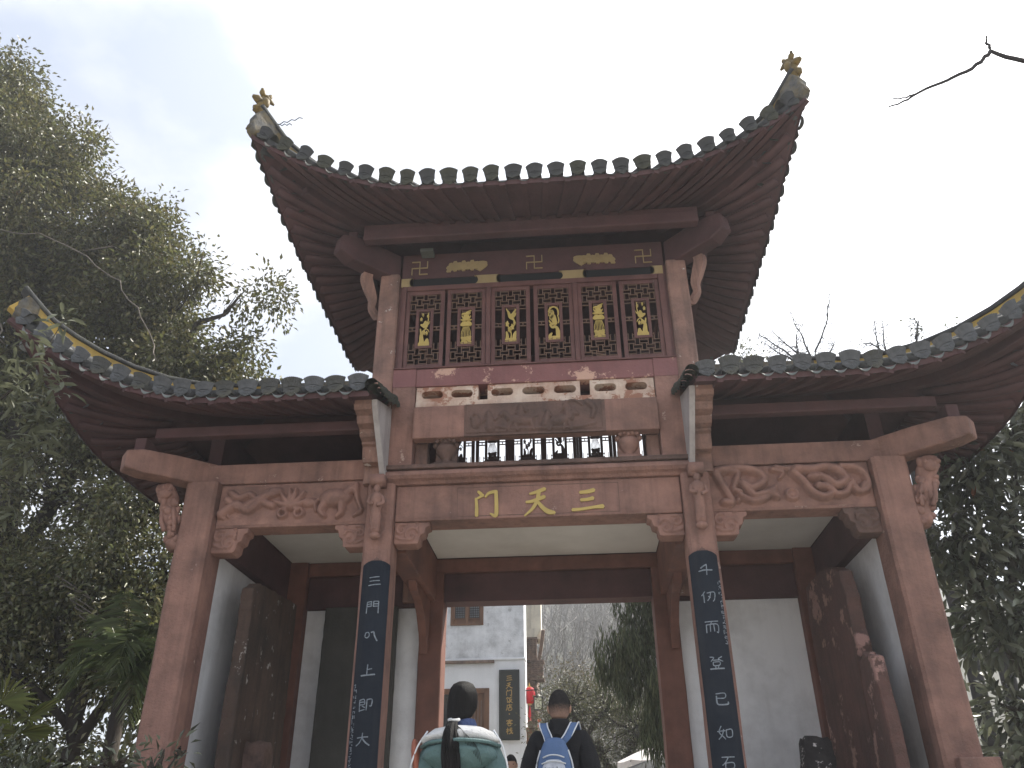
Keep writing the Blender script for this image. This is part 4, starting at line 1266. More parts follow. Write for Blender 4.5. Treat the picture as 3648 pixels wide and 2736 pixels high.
rough_pillar('stone_stump', -2.97, .95, .27, .3, 1.27, ROCKBROWN, 'brown broken stone stump before the brown speckled stele', 3.1, .16)
rough_pillar('pitted_rock', 2.63, .95, .29, .3, 1.235, ROCKDARK, 'black pitted rock pillar flecked with white, standing before pale back wall', 8.7, .2)

# ================================================================== the inn beyond the gate
INNWALL = mat('weathered_whitewash', (.82, .83, .85), (.66, .67, .69), 3.2, .95, .5, 30, (.25, .25, .255), .8, 1.9, .18, (.2, .2, .205), (.42, .42, .425), .60, 3.2)
INNLOW = mat('lower_whitewash', (.88, .89, .91), (.80, .81, .83), 1.5, .95, .2, 40, (.45, .45, .46), .4, .6, .12, (.3, .3, .3))
CREAM = mat('cream_render', (.84, .79, .66), (.76, .70, .58), 2, .9, .2, 30, (.3, .28, .25), .5, 1.2, .5, (.2, .18, .16))
WOOD = mat('brown_timber', (.20, .095, .045), (.13, .06, .03), 6, .6, .3, 30, (.05, .03, .02), .4, 3, stretch=(1, 1, .3))
OLDWOOD = mat('weathered_timber', (.27, .19, .14), (.17, .12, .095), 8, .85, .5, 30, (.05, .04, .035), .6, 4)
GLASS = mat('dark_window_glass', (.02, .025, .028), (.03, .035, .036), 2, .08, 0, spec=.6)
PALEGLASS = mat('frosted_pane', (.35, .38, .42), (.28, .3, .34), 6, .3, 0)
SIGNBLK = mat('black_green_lacquer', (.016, .02, .017), (.024, .027, .022), 5, .5, .1, 60)
GILT = mat('gilt_lettering', (.50, .32, .09), (.42, .27, .08), 9, .5, .1)
REDPAPER = mat('red_lantern_silk', (.55, .02, .03), (.48, .016, .028), 6, .6, .1, transl=.35)
IRON = mat('black_iron', (.015, .015, .016), None, 6, .5, .1)
LAMPGLASS = mat('lamp_frosted_glass', (.75, .76, .66), (.7, .7, .6), 6, .4, .05, transl=.5)
inn = empty('inn', (-4, 14, 0))
tag(inn, 'white inn with stained plaster, lattice window and black hanging sign beyond the gateway', 'inn')
def ib(name, m, x0, x1, y0, y1, z0, z1, par=None, bevel=.01, lab=None):
    o = MB().box(x0 + 4 * (par is inn or par is None), x1 + 4 * (par is inn or par is None), y0 - 14, y1 - 14, z0, z1).build(name, m, par or inn, bevel=bevel)
    if lab:
        o['label'] = lab
    return o
def shifted(mb):
    mb.v = [(x + 4, y - 14, z) for x, y, z in mb.v]
    return mb
# walls: lower storey with a door opening, upper storey with a window opening
def wall_with_hole(name, m, x0, x1, z0, z1, hx0, hx1, hz0, hz1, y0, y1):
    mb = MB()
    mb.box(x0, hx0, y0, y1, z0, z1)
    mb.box(hx1, x1, y0, y1, z0, z1)
    mb.box(hx0, hx1, y0, y1, hz1, z1)
    mb.box(hx0, hx1, y0, y1, z0, hz0)
    return shifted(mb).build(name, m, inn)
wall_with_hole('lower_wall', INNLOW, -9.0, -1.04, .3, 4.47, -3.55, -1.95, .32, 3.79, 14.0, 14.3)
wall_with_hole('upper_wall', INNWALL, -9.0, -1.045, 4.53, 8.6, -3.0, -2.12, 5.38, 6.35, 14.0, 14.3)
MB().box(2.955 - .3, 2.96, .3, .9, .3, 8.6).build('side_wall', INNLOW, inn)
ib('string_course', INNLOW, -9.05, -1.01, 13.96, 14.32, 4.472, 4.528, inn, .012)
ib('ledge', OLDWOOD, -9.0, -1.82, 13.90, 13.999, 4.40, 4.468, inn)
mb = MB()
mb.prism([(-9.4, 8.3), (-.6, 8.3), (-.6, 8.4), (-9.4, 8.4)], (0, 13.6, 0), EX, EZ, (0, 1, 0), 7)
shifted(mb).build('eave_board', OLDWOOD, inn)
mb = MB()
mb.rings([[(x, 13.5, 8.4), (x, 17, 10.2), (x, 20.4, 8.4)] for x in (-9.5, -.5)])
shifted(mb).build('roof', TILE, inn)
# upper window: two lattice leaves with a lower panel
w_ = empty('window', (0, 0, 0), inn)
def part_box(name, m, par, x0, x1, y0, y1, z0, z1, bevel=.006):
    return MB().box(x0 + 4, x1 + 4, y0 - 14, y1 - 14, z0, z1).build(name, m, par, bevel=bevel)
mb = MB()
for a, b, c, d in ((-3.0, -2.92, 5.38, 6.35), (-2.20, -2.12, 5.38, 6.35), (-2.92, -2.20, 6.27, 6.35), (-2.92, -2.20, 5.38, 5.43), (-2.59, -2.53, 5.43, 6.27)):
    mb.box(a, b, 13.97, 14.08, c, d)
shifted(mb).build('frame', WOOD, w_, bevel=.006)
for xa, xb in ((-2.92, -2.59), (-2.53, -2.20)):
    part_box('lower_panel', WOOD, w_, xa, xb, 14.02, 14.07, 5.43, 5.55)
    part_box('pane', PALEGLASS, w_, xa + .03, xb - .03, 14.06, 14.07, 5.57, 6.25, 0)
    mb = MB()
    for k in range(6):
        x = xa + .045 + (xb - xa - .09) * k / 5
        mb.box(x - .007, x + .007, 14.025, 14.045, 5.57, 6.25)
    for k in range(12):
        z = 5.59 + .06 * k
        mb.box(xa + .03, xb - .03, 14.026, 14.044, z - .007, z + .007)
    kind(shifted(mb).build('lattice', IRON, w_), 'stuff')
    mb = MB()
    for a, b, c, d in ((xa, xa + .03, 5.55, 6.27), (xb - .03, xb, 5.55, 6.27), (xa + .03, xb - .03, 5.55, 5.57), (xa + .03, xb - .03, 6.25, 6.27)):
        mb.box(a, b, 14.0, 14.06, c, d)
    shifted(mb).build('leaf_frame', WOOD, w_)
# door / shop window with ice-crack lattice
d_ = empty('door', (0, 0, 0), inn)
mb = MB()
for a, b, c, d in ((-3.55, -3.42, .32, 3.79), (-2.08, -1.95, .32, 3.79), (-3.42, -2.08, 3.66, 3.79), (-2.62, -2.54, .32, 3.66)):
    mb.box(a, b, 13.96, 14.12, c, d)
shifted(mb).build('frame', WOOD, d_, bevel=.008)
part_box('pane', GLASS, d_, -3.42, -2.62, 14.09, 14.10, .32, 3.66, 0)
part_box('door_leaf', WOOD, d_, -2.54, -2.08, 14.05, 14.10, .32, 3.66)
mb = MB()
rr = random.Random(4)
for k in range(16):
    a = Vector((rr.uniform(-3.4, -2.64), 14.07, rr.uniform(1.9, 3.6)))
    an = rr.choice([.4, 1.2, 1.9, 2.7])
    mb.bar([a, a + Vector((math.cos(an), 0, math.sin(an))) * rr.uniform(.2, .4)], .014, .014, (0, 1, 0))
kind(shifted(mb).build('ice_crack_lattice', IRON, d_), 'stuff')
mb = MB()
for k in range(5):
    mb.box(-2.49 + .08 * k, -2.47 + .08 * k, 14.03, 14.05, 2.4, 3.5)
shifted(mb).build('door_grille', OLDWOOD, d_)
# cables and a strip of bright pipe on the corner
mb = MB()
mb.tube([(-1.03, 13.96, .4), (-1.035, 13.96, 2.2), (-1.03, 13.965, 4.4)], .012, 6)
shifted(mb).build('down_pipe', mat('white_pipe', (.8, .8, .78)), inn)

# hanging inn sign
sg = empty('inn_sign', (-1.435, 13.93, 2.55))
tag(sg, 'black vertical sign with gilt lettering on the white inn wall', 'sign')
def sb(name, m, x0, x1, y0, y1, z0, z1, bevel=.006):
    return MB().box(x0, x1, y0, y1, z0, z1).build(name, m, sg, bevel=bevel)
sb('board', SIGNBLK, -.225, .225, -.0, .06, .03, 1.64)
mb = MB()
for a, b, c, d in ((-.26, -.225, 0, 1.67), (.225, .26, 0, 1.67), (-.225, .225, 1.64, 1.67), (-.225, .225, 0, .03)):
    mb.box(a, b, -.02, .065, c, d)
mb.build('frame', SIGNBLK, sg, bevel=.006)
FAN = [ln((.2, .95), (.05, .65)), ln((.16, .82), (.42, .84), (.36, .7)), ln((.22, .65), (.22, .1), (.38, .25)), ln((.9, .98), (.55, .85)), ln((.56, .85), (.54, .45), (.42, .08)), ln((.56, .62), (.88, .65), (.7, .3), (.5, .05)), ln((.6, .5), (.78, .22), (1, .05))]
DIAN = [ln((.5, 1.0), (.55, .88)), ln((.15, .84), (.92, .88)), ln((.18, .84), (.16, .4), (.02, .02)), ln((.55, .8), (.55, .42)), ln((.56, .62), (.82, .64)), ln((.34, .4), (.86, .42), (.82, .08), (.36, .06), (.34, .4))]
KE = [ln((.48, 1.0), (.54, .9)), ln((.12, .85), (.08, .7)), ln((.12, .84), (.9, .88), (.84, .74)), ln((.42, .78), (.22, .55)), ln((.36, .7), (.7, .72), (.45, .5), (.08, .32)), ln((.4, .62), (.65, .48), (.98, .34)), ln((.3, .34), (.72, .36), (.68, .06), (.32, .04), (.3, .34))]
ZHAN = [ln((.05, .7), (.42, .74)), ln((.24, .98), (.22, .0)), ln((.22, .65), (.04, .3)), ln((.25, .6), (.38, .45)), ln((.5, .74), (.9, .8)), ln((.46, .52), (.95, .58)), ln((.62, .98), (.7, .5), (.85, .15), (.98, .1), (1, .25)), ln((.88, .42), (.6, .12), (.42, .04)), ln((.8, .98), (.88, .9))]
zz = [1.455, 1.28, 1.105, .93, .755, .60, .395, .205]
for st, z in zip((C_SAN, [[(p[0], p[1], p[2] * .9) for p in q] for q in TIAN], [[(p[0], p[1], p[2] * .8) for p in q] for q in MEN], FAN, DIAN, [[(.45, .5, .16), (.56, .46, .16)]], KE, ZHAN), zz):
    mb = MB()
    st = [[(p[0], p[1], max(p[2], .10)) for p in q] for q in st]
    brush(mb, st, (-.082, -.001, z - .07), EX, EZ, EN, .165, .15, .006, .0008, 3)
    mb.build('letter', GILT, sg)

# timber house behind, with barred bays
hb = empty('timber_house', (-2, 17, 0))
tag(hb, 'cream walled house with slatted timber bays and upswept eave behind the inn corner', 'house')
def hx(mb):
    mb.v = [(x + 2, y - 17, z) for x, y, z in mb.v]
    return mb
hx(MB().box(-6, -.73, 17.2, 17.9, 5.66, 8.4)).build('wall', CREAM, hb)
hx(MB().prism([(-1.3, 5.655), (-.9, 5.655), (-.73, 5.9), (-.73, 5.95), (-1.3, 5.95)], (0, 17.12, 0), EX, EZ, (0, 1, 0), .079)).build('gable_curve', CREAM, hb)
hx(MB().box(-6, -1.0, 17.6, 21, 1.0, 5.655)).build('lower_wall', OLDWOOD, hb)
hx(MB().bar([(-.66, 17.0, 5.88), (-.70, 17.1, 5.6), (-.78, 17.3, 5.25), (-.86, 17.4, 4.95)], .10, .10, (0, 1, 0))).build('eave_strut', OLDWOOD, hb)
def bay(x0, x1, z0, z1, y):
    f = hx(MB().box(x0, x1, y + .1, y + .5, z0, z1)).build('bay', OLDWOOD, hb)
    hx(MB().box(x0 - .04, x1 + .04, y - .02, y + .5, z1, z1 + .05)).build('rail', OLDWOOD, hb)
    hx(MB().box(x0 - .04, x1 + .04, y - .02, y + .5, z0 - .06, z0)).build('rail', OLDWOOD, hb)
    for k in range(8):
        z = z0 + (z1 - z0) * (k + .5) / 8
        hx(MB().box(x0, x1, y, y + .03, z - .018, z + .018)).build('slat', OLDWOOD, f)
    for k in range(5):
        x = x0 + (x1 - x0) * k / 4
        hx(MB().box(x - .014, x + .014, y - .01, y + .04, z0, z1)).build('bar', OLDWOOD, f)
bay(-1.27, -.88, 5.08, 5.62, 17.0)
bay(-1.02, -.70, 4.50, 4.95, 16.9)
for k in range(6):
    z = 4.95 - .12 * k
    hx(MB().bar([(-1.3, 17.1, z), (-.95 + .05 * (k % 2), 16.95, z - .08)], .05, .06)).build('timber_end', OLDWOOD, hb)
hx(MB().box(-1.25, -.90, 17.3, 17.6, 3.2, 4.45)).build('post_panel', OLDWOOD, hb)
# red lantern, bracket lamp, string of bells, stair rail
def lantern(x, y, z, label):
    l = empty('red_lantern', (x, y, z))
    tag(l, label, 'lantern')
    mb = MB()
    prof = [(.05, -.20), (.10, -.185), (.135, -.12), (.15, 0), (.135, .12), (.10, .185), (.05, .20)]
    n = 20
    mb.rings([[(math.cos(2 * math.pi * k / n) * r_ * (1 - .05 * (k % 2)), math.sin(2 * math.pi * k / n) * r_ * (1 - .05 * (k % 2)), zz_) for k in range(n)] for r_, zz_ in smoothpath(prof, 3)])
    mb.build('shade', REDPAPER, l, smooth=True)
    MB().lathe((0, 0, .2), [(.05, 0), (.055, .025), (.02, .03), (.006, .12)], 10).build('cap', GILT, l)
    MB().lathe((0, 0, -.24), [(.03, 0), (.05, .01), (.05, .04)], 10).build('base_ring', GILT, l)
    MB().lathe((0, 0, -.62), [(.035, 0), (.03, .2), (.012, .36), (.006, .38)], 8).build('tassel', REDPAPER, l)
lantern(-.96, 14.6, 3.68, 'red silk lantern hanging behind the corner of the inn')
lm = empty('bracket_lamp', (-.70, 13.9, 3.39))
tag(lm, 'black framed wall lamp with gourd pattern glass on an iron arm', 'wall lamp')
MB().tube([(-.34, .1, .32), (-.1, .02, .325), (.02, 0, .32)], .014, 6).build('arm', IRON, lm)
MB().tube([(0, 0, .31), (0, 0, .17)], .01, 6).build('hanger', IRON, lm)
mb = MB()
for sx in (-1, 1):
    for sy in (-1, 1):
        mb.box(sx * .10 - .012, sx * .10 + .012, sy * .10 - .012, sy * .10 + .012, -.15, .13)
mb.box(-.12, .12, -.12, .12, -.165, -.151)
mb.box(-.12, .12, -.12, .12, .131, .15)
mb.lathe((0, 0, .151), [(.12, 0), (.05, .05), (.015, .06)], 4)
mb.build('lamp_frame', IRON, lm)
MB().box(-.088, .088, -.088, .088, -.149, .129).build('lamp_glass', LAMPGLASS, lm)
mb = MB()
brush(mb, [[(.5 + .28 * math.cos(a), .32 + .2 * math.sin(a), .06) for a in np.linspace(0, 2 * math.pi, 12)], [(.5 + .17 * math.cos(a), .66 + .14 * math.sin(a), .06) for a in np.linspace(-1, 4.14, 10)]], (-.088, -.0885, -.149), EX, EZ, EN, .176, .278, .003)
mb.build('gourd_outline', OLDWOOD, lm)
bl = empty('ball_string', (-.69, 14.2, 2.6))
tag(bl, 'cord with two small orange balls hanging beyond the dark haired man in black', 'hanging ornament')
MB().tube([(0, 0, .0), (0, 0, .6)], .004, 5).build('cord', IRON, bl)
for z in (.30, .42):
    MB().ell((0, 0, z), (.05, .05, .05), 14, 10).build('ball', mat('orange_ball', (.5, .14, .06), (.4, .1, .05), 8, .4), bl, smooth=True)
rl = empty('stair_rail', (-.8, 14.1, 1.2))
tag(rl, 'brown timber stair rail sloping down from the inn corner', 'railing')
MB().bar([(-.24, 0, 1.62), (.5, 0, 1.18)], .06, .10).build('handrail', WOOD, rl)
MB().bar([(-.24, 0, 1.32), (.5, 0, .88)], .05, .07).build('rail', WOOD, rl)
MB().bar([(-.24, 0, 1.0), (.5, 0, .56)], .05, .07).build('rail', WOOD, rl)
for k in range(4):
    x = -.2 + .22 * k
    MB().box(x - .025, x + .025, -.03, .03, -.3, 1.58 - .595 * (x + .24)).build('post', WOOD, rl)

# parasols
PWHITE = mat('white_canvas', (.78, .74, .72), (.7, .66, .65), 4, .8, .1, transl=.25)
PBLACK = mat('black_canvas', (.02, .02, .022), (.03, .03, .03), 4, .8, .1)
def parasol(x, y, z0, zt, rad, drop, m, label):
    p = empty('parasol', (x, y, z0))
    tag(p, label, 'parasol')
    h = zt - z0
    mb = MB()
    n = 8
    rs = []
    for t in (0.02, .3, .6, .85, 1.0):
        ring = []
        for k in range(n * 3):
            a = 2 * math.pi * k / (n * 3)
            sag = 1 - .045 * (1 - abs((k % 3) - 0) / 1.0 if k % 3 == 0 else 1) * t
            ring.append((math.cos(a) * rad * t * sag, math.sin(a) * rad * t * sag, h - drop * t ** 1.15 - .03 * t * (k % 3 != 0)))
        rs.append(ring)
    rs.append([(q[0] * 1.005, q[1] * 1.005, q[2] - .1) for q in rs[-1]])
    mb.rings(rs, cap=False)
    mb.build('canopy', m, p, smooth=False)
    MB().lathe((0, 0, 0), [(.022, 0), (.022, h + .05), (.01, h + .09)], 10).build('pole', IRON, p)
    MB().lathe((0, 0, 0), [(.25, 0), (.25, .05), (.05, .08)], 16).build('base', IRON, p)
    for k in range(n):
        a = 2 * math.pi * k / n
        MB().tube([(0, 0, h - .04), (math.cos(a) * rad * .98, math.sin(a) * rad * .98, h - drop - .03)], .008, 5).build('rib', IRON, p)
parasol(1.78, 9.0, ground_z(1.78, 9), 1.95, .82, .30, PWHITE, 'white parasol with pale pink top beyond the gateway')
parasol(1.62, 7.6, ground_z(1.62, 7.6), 1.60, .75, .22, PBLACK, 'black parasol in front of the white one')

# ================================================================== vegetation
def leafmat(name, c1, c2, island=.35, rough=.42, tr=.3, spec=.4):
    return mat(name, c1, c2, 2.0, rough, 0, 20, island=island, spec=spec, transl=tr)
LEAF = leafmat('evergreen_leaf', (.128, .128, .044), (.078, .084, .031), .6)
LEAFLOW = leafmat('glossy_thicket_leaf', (.18, .182, .075), (.115, .124, .052), .65, .3, .3, .6)
LEAFOLIVE = leafmat('olive_leaf', (.11, .115, .06), (.08, .085, .045), .5)
LEAFDARK = leafmat('dark_broad_leaf', (.12, .13, .082), (.085, .096, .062), .5, .3, .2, .5)
LEAFYEL = leafmat('yellow_green_leaf', (.17, .19, .04), (.12, .14, .035), .4)
PANICLE = leafmat('seed_panicle', (.17, .12, .065), (.12, .09, .05), .4, .8, .2, .1)
CYPL = leafmat('weeping_cypress_foliage', (.115, .14, .08), (.08, .098, .058), .5, .8, .2, .1)
PALML = leafmat('palm_leaflet', (.12, .15, .06), (.085, .11, .045), .4, .35, .3)
PALEL = leafmat('pale_leaf_underside', (.13, .145, .09), (.095, .105, .065), .4, .5, .3)
BARK = mat('dark_bark', (.055, .042, .033), (.035, .028, .023), 6, .95, .9, 18, (.09, .09, .06), .4, 2.5, stretch=(1, 1, .4))
BARKGREY = mat('grey_bark', (.26, .245, .23), (.18, .17, .155), 5, .95, .8, 20, (.2, .2, .18), .4, 2.5)
TWIGBLK = mat('dark_twig', (.03, .025, .024), (.02, .018, .018), 8, .9, .3)
VINE = mat('pale_bare_vine', (.16, .135, .11), (.11, .092, .075), 8, .9, .3)

NR = np.random.default_rng(11)
def unit(v):
    return v / np.maximum(np.linalg.norm(v, axis=-1, keepdims=True), 1e-9)
def leaves_mesh(name, m, P, D, N, Ln, Wd, fold=.25, six=False):
    """leaf blades folded along the midrib; P base, D direction, N face normal"""
    n = len(P)
    D = unit(D)
    S = unit(np.cross(D, N))
    N = np.cross(S, D)
    Ln, Wd = Ln[:, None], Wd[:, None]
    if not six:
        V = np.stack([P, P + D * Ln * .45 + S * Wd * .5 + N * Wd * fold, P + D * Ln - N * Ln * .12, P + D * Ln * .45 - S * Wd * .5 + N * Wd * fold], 1)
        T = np.array([[0, 1, 2], [0, 2, 3]])
    else:
        V = np.stack([P, P + D * Ln * .3 + S * Wd * .42 + N * Wd * fold, P + D * Ln * .68 + S * Wd * .45 + N * (Wd * fold - Ln * .05), P + D * Ln * .98 - N * Ln * .18,
                      P + D * Ln * .68 - S * Wd * .45 + N * (Wd * fold - Ln * .05), P + D * Ln * .3 - S * Wd * .42 + N * Wd * fold, P + D * Ln * .34, P + D * Ln * .7 - N * Ln * .06], 1)
        T = np.array([[0, 1, 6], [1, 2, 7], [1, 7, 6], [2, 3, 7], [3, 4, 7], [4, 5, 6], [4, 6, 7], [5, 0, 6]])
    k = V.shape[1]
    F = (np.arange(n)[:, None, None] * k + T[None]).reshape(-1, 3)
    me = bpy.data.meshes.new(name)
    me.vertices.add(n * k)
    me.vertices.foreach_set('co', V.reshape(-1).astype(np.float32))
    me.loops.add(len(F) * 3)
    me.loops.foreach_set('vertex_index', F.reshape(-1).astype(np.int32))
    me.polygons.add(len(F))
    me.polygons.foreach_set('loop_start', np.arange(0, len(F) * 3, 3, dtype=np.int32))
    me.materials.append(m)
    me.update(calc_edges=True)
    me.validate()
    return me
def addobj(name, me, parent=None):
    o = bpy.data.objects.new(name, me)
    COL.objects.link(o)
    if parent is not None:
        o.parent = parent
    return o
def blob_points(blobs, n, shell=.5):
    """points in a union of ellipsoids, thicker near the surface"""
    w = np.array([b[3] * b[4] * b[5] * (b[6] if len(b) > 6 else 1) for b in blobs]) ** .8
    idx = NR.choice(len(blobs), n, p=w / w.sum())
    B = np.array([b[:6] for b in blobs])[idx]
    d = unit(NR.normal(size=(n, 3)))
    r_ = NR.random(n) ** shell
    r_ = np.clip(r_ * (1 + NR.normal(0, .06, n)), 0, 1.06)
    return B[:, :3] + d * r_[:, None] * B[:, 3:6], idx, d
def wiggle(a, b, k, amp, sag=0.0):
    a, b = np.array(a, float), np.array(b, float)
    L_ = np.linalg.norm(b - a)
    pts = [a + (b - a) * t + (NR.normal(0, amp * L_, 3) if 0 < i < k else 0) + np.array([0, 0, -sag * L_ * 4 * t * (1 - t)]) for i, t in enumerate(np.linspace(0, 1, k + 1))]
    return pts
def tree(name, label, cat, base, limbs, blobs, ncl, per, L_, W_, lm, bm=BARK, droop=.3, spread=.3, trunk_r=.2, twig_n=None, group=None, fold=.25, six=False, shell=.5, extra=None, big=None, split_leaves=0, tri=5, sub=None):
    root = empty(name, base)
    tag(root, label, cat, group)
    base = np.array(base, float)
    tb = MB()
    for path, r0, r1 in limbs:
        pts = smoothpath(path, 3)
        tb.tube([np.array(p) - base for p in pts], [r0 + (r1 - r0) * i / (len(pts) - 1) for i in range(len(pts))], 9)
    tb.build('trunk', bm, root, smooth=True)
    if sub:
        sc, si, sd = blob_points(blobs, sub[0], .3)
        ra = NR.uniform(sub[1], sub[2], sub[0])
        blobs_l = [(c[0], c[1], c[2], r_, r_, r_ * .62) for c, r_ in zip(sc, ra)]
        C, i2, d = blob_points(blobs_l, ncl, shell)
        idx = si[i2]
    else:
        C, idx, d = blob_points(blobs, ncl, shell)
    ends = [np.array(l[0][-1], float) for l in limbs]
    allp = np.array([p for l in limbs for p in smoothpath(l[0], 3)], float)
    if len(allp) > 4:
        allp = allp[2:]
    br = MB()
    # boughs to the middle of every clump of the crown, then twigs to the leaf clusters
    for b in blobs:
        c = np.array(b[:3])
        q = allp[np.argmin(np.linalg.norm(allp - c, axis=1))]
        br.tube([p - base for p in wiggle(q, c, 4, .05)], [trunk_r * .35, trunk_r * .3, trunk_r * .24, trunk_r * .17, trunk_r * .1], 6)
    m = twig_n if twig_n is not None else min(ncl, 260)
    for i in range(m):
        c = np.array(blobs[idx[i]][:3])
        st = c + (C[i] - c) * NR.uniform(0, .35)
        br.tube([p - base for p in wiggle(st, C[i], 3, .05)], [.028, .018, .011, .004], 4)
    br.build('branches', bm, root, smooth=True)
    n = ncl * per
    rep = np.repeat(np.arange(ncl), per)
    off = NR.normal(size=(n, 3)) * spread
    P = C[rep] + off
    D = unit(off / max(spread, 1e-6) * .6 + d[rep] * .5 + NR.normal(size=(n, 3)) * .5 + np.array([0, 0, -droop]))
    N = unit(NR.normal(size=(n, 3)) * .7 + np.array([0, 0, 1.0]))
    Ln = L_ * NR.uniform(.65, 1.25, n)
    Wd = W_ * NR.uniform(.75, 1.2, n)
    kind(addobj('crown', leaves_mesh('crown', lm, P - base, D, N, Ln, Wd, fold, six), root), 'stuff')
    return root, C, d

# --- large evergreen on the left, behind the left wing
big_blobs = [(-14.3, 5.5, 15.1, 2.5, 2.4, 2.7), (-12.9, 5.2, 14.0, 2.3, 2.3, 2.4), (-11.4, 5, 12.7, 2.0, 2.2, 2.1), (-9.9, 5, 11.3, 1.8, 2.0, 1.9), (-8.6, 4.9, 10.3, 1.6, 1.8, 1.6), (-7.5, 4.8, 9.1, 1.5, 1.6, 1.5),
             (-6.35, 4.6, 8.35, 1.0, 1.1, .9), (-6.3, 4.8, 7.3, 1.25, 1.4, 1.1), (-11.8, 5.5, 10.2, 2.6, 2.4, 2.3), (-9.3, 5.3, 8.7, 2.2, 2.1, 1.7), (-13.8, 5.5, 11.6, 2.4, 2.4, 2.6), (-11.5, 5.2, 7.6, 2.2, 2, 1.5), (-8.0, 5, 7.2, 1.7, 1.7, 1.0),
             (-6.75, 4.5, 10.65, .5, .5, .42), (-5.8, 4.5, 9.6, .42, .45, .36)]
t1, C1, d1 = tree('evergreen_tree', 'tall broad evergreen towering over the left wing roof', 'tree', (-9.6, 5.6, .3),
     [([(-9.6, 5.6, .2), (-9.5, 5.5, 2.5), (-9.8, 5.4, 5), (-10.2, 5.3, 7.5), (-11, 5.2, 10.5), (-12.2, 5.2, 13.5)], .34, .10), ([(-9.7, 5.45, 4.2), (-8.8, 5.2, 6.0), (-8.0, 5, 7.6), (-7.2, 4.8, 8.6)], .16, .05), ([(-10, 5.3, 6.8), (-9.4, 5.1, 8.6), (-9, 5, 10.2)], .13, .04),
      ([(-9.7, 5.4, 4.8), (-11, 5.6, 6.4), (-12.6, 5.6, 8.6), (-13.6, 5.6, 11)], .15, .05), ([(-8.3, 5.1, 7.0), (-7.0, 4.8, 7.1), (-5.8, 4.6, 6.9)], .06, .02)],
     big_blobs, 10500, 22, .122, .056, LEAF, droop=.45, spread=.13, trunk_r=.22, twig_n=420, shell=.5, sub=(580, .42, .70))
# seed panicles on the outside of the crown
k = 420
sel = NR.choice(len(C1), k)
P = np.repeat(C1[sel] + d1[sel] * .16, 22, 0)
off = NR.normal(size=P.shape) * np.array([.07, .07, .11])
o = addobj('seed_panicles', leaves_mesh('seed_panicles', PANICLE, P + off - np.array([-9.6, 5.6, .3]), NR.normal(size=P.shape), NR.normal(size=P.shape), np.full(len(P), .035), np.full(len(P), .026)), t1)
kind(o, 'stuff')
mb = MB()
b0 = np.array([-9.6, 5.6, .3])
for path in ([(-11.2, 3.0, 10.4), (-10.0, 2.9, 10.2), (-8.6, 2.8, 9.8), (-7.4, 2.8, 8.9), (-6.6, 2.8, 8.0), (-6.1, 2.8, 7.1)], [(-10.5, 2.9, 10.35), (-9.7, 2.8, 9.4), (-9.2, 2.8, 8.3), (-8.9, 2.8, 7.6)], [(-8.0, 2.85, 9.5), (-7.5, 2.8, 9.6)]):
    mb.tube([np.array(p) + NR.normal(0, .03, 3) - b0 for p in smoothpath(path, 5)], .010, 5)
for q in ((-9.6, 12.7), (-8.5, 11.6), (-7.1, 10.2), (-6.6, 9.9), (-11.0, 14.3), (-5.9, 9.4)):
    for a in (-.3, .1, .5):
        s0 = np.array([q[0] - .3, 4.6, q[1] - .3])
        mb.tube([s0 - b0, s0 + np.array([.3 + .2 * a, 0, .5]) - b0, s0 + np.array([.5 + .6 * a, 0, .85]) - b0], [.014, .009, .004], 4)
mb.build('bare_vines', VINE, t1, smooth=True)

# --- darker thicket below the left eave, its forked trunk shows
low_blobs = [(-8.6, 5.0, 5.6, 1.7, 1.5, 1.0), (-6.6, 4.6, 5.2, 1.2, 1.2, .8), (-9.6, 4.8, 4.2, 1.5, 1.5, 1.2), (-7.3, 4.6, 4.0, 1.3, 1.2, .9), (-5.9, 4.4, 3.7, .9, 1.0, 1.0), (-8.5, 4.4, 3.1, 1.1, 1, .7), (-5.6, 4.2, 2.6, .6, .8, .9), (-9.3, 4.2, 2.4, 1.1, 1, .8), (-6.6, 4.6, 3.1, .9, .9, .5), (-8.0, 5.0, 6.6, 1.5, 1.2, .7), (-9.5, 6.5, 3.6, 1.6, .8, 1.1), (-7.6, 6.6, 3.9, 1.6, .8, .9), (-6.2, 6.4, 4.2, 1.0, .8, .9), (-9.8, 6.0, 1.7, 1.4, .8, .8), (-8.2, 6.0, 1.4, 1.0, .8, .6), (-6.6, 5.6, 1.3, 1.0, .8, .6), (-5.9, 5.4, 2.0, .6, .6, .6), (-5.3, 5.0, 1.5, .5, .5, .6)]
t2, C2, d2 = tree('forked_tree', 'dark leafed tree with low forked trunk under the left eave', 'tree', (-7.2, 4.6, .4),
     [([(-7.2, 4.6, .2), (-7.15, 4.55, 1.3), (-7.05, 4.5, 1.7), (-7.35, 4.5, 2.5), (-7.9, 4.5, 3.6)], .17, .07), ([(-7.1, 4.52, 1.5), (-6.75, 4.45, 2.1), (-6.3, 4.4, 2.75), (-6.0, 4.4, 3.5)], .10, .04), ([(-7.15, 4.5, 1.8), (-7.05, 4.5, 2.7), (-7.1, 4.6, 3.8), (-7.4, 4.7, 5.2)], .11, .04), ([(-7.2, 4.5, 1.9), (-7.8, 4.45, 2.4), (-8.5, 4.4, 2.8)], .07, .03)],
     low_blobs, 2700, 26, .115, .052, LEAFLOW, droop=.4, spread=.22, trunk_r=.14, twig_n=260, shell=.5, sub=(190, .4, .65))
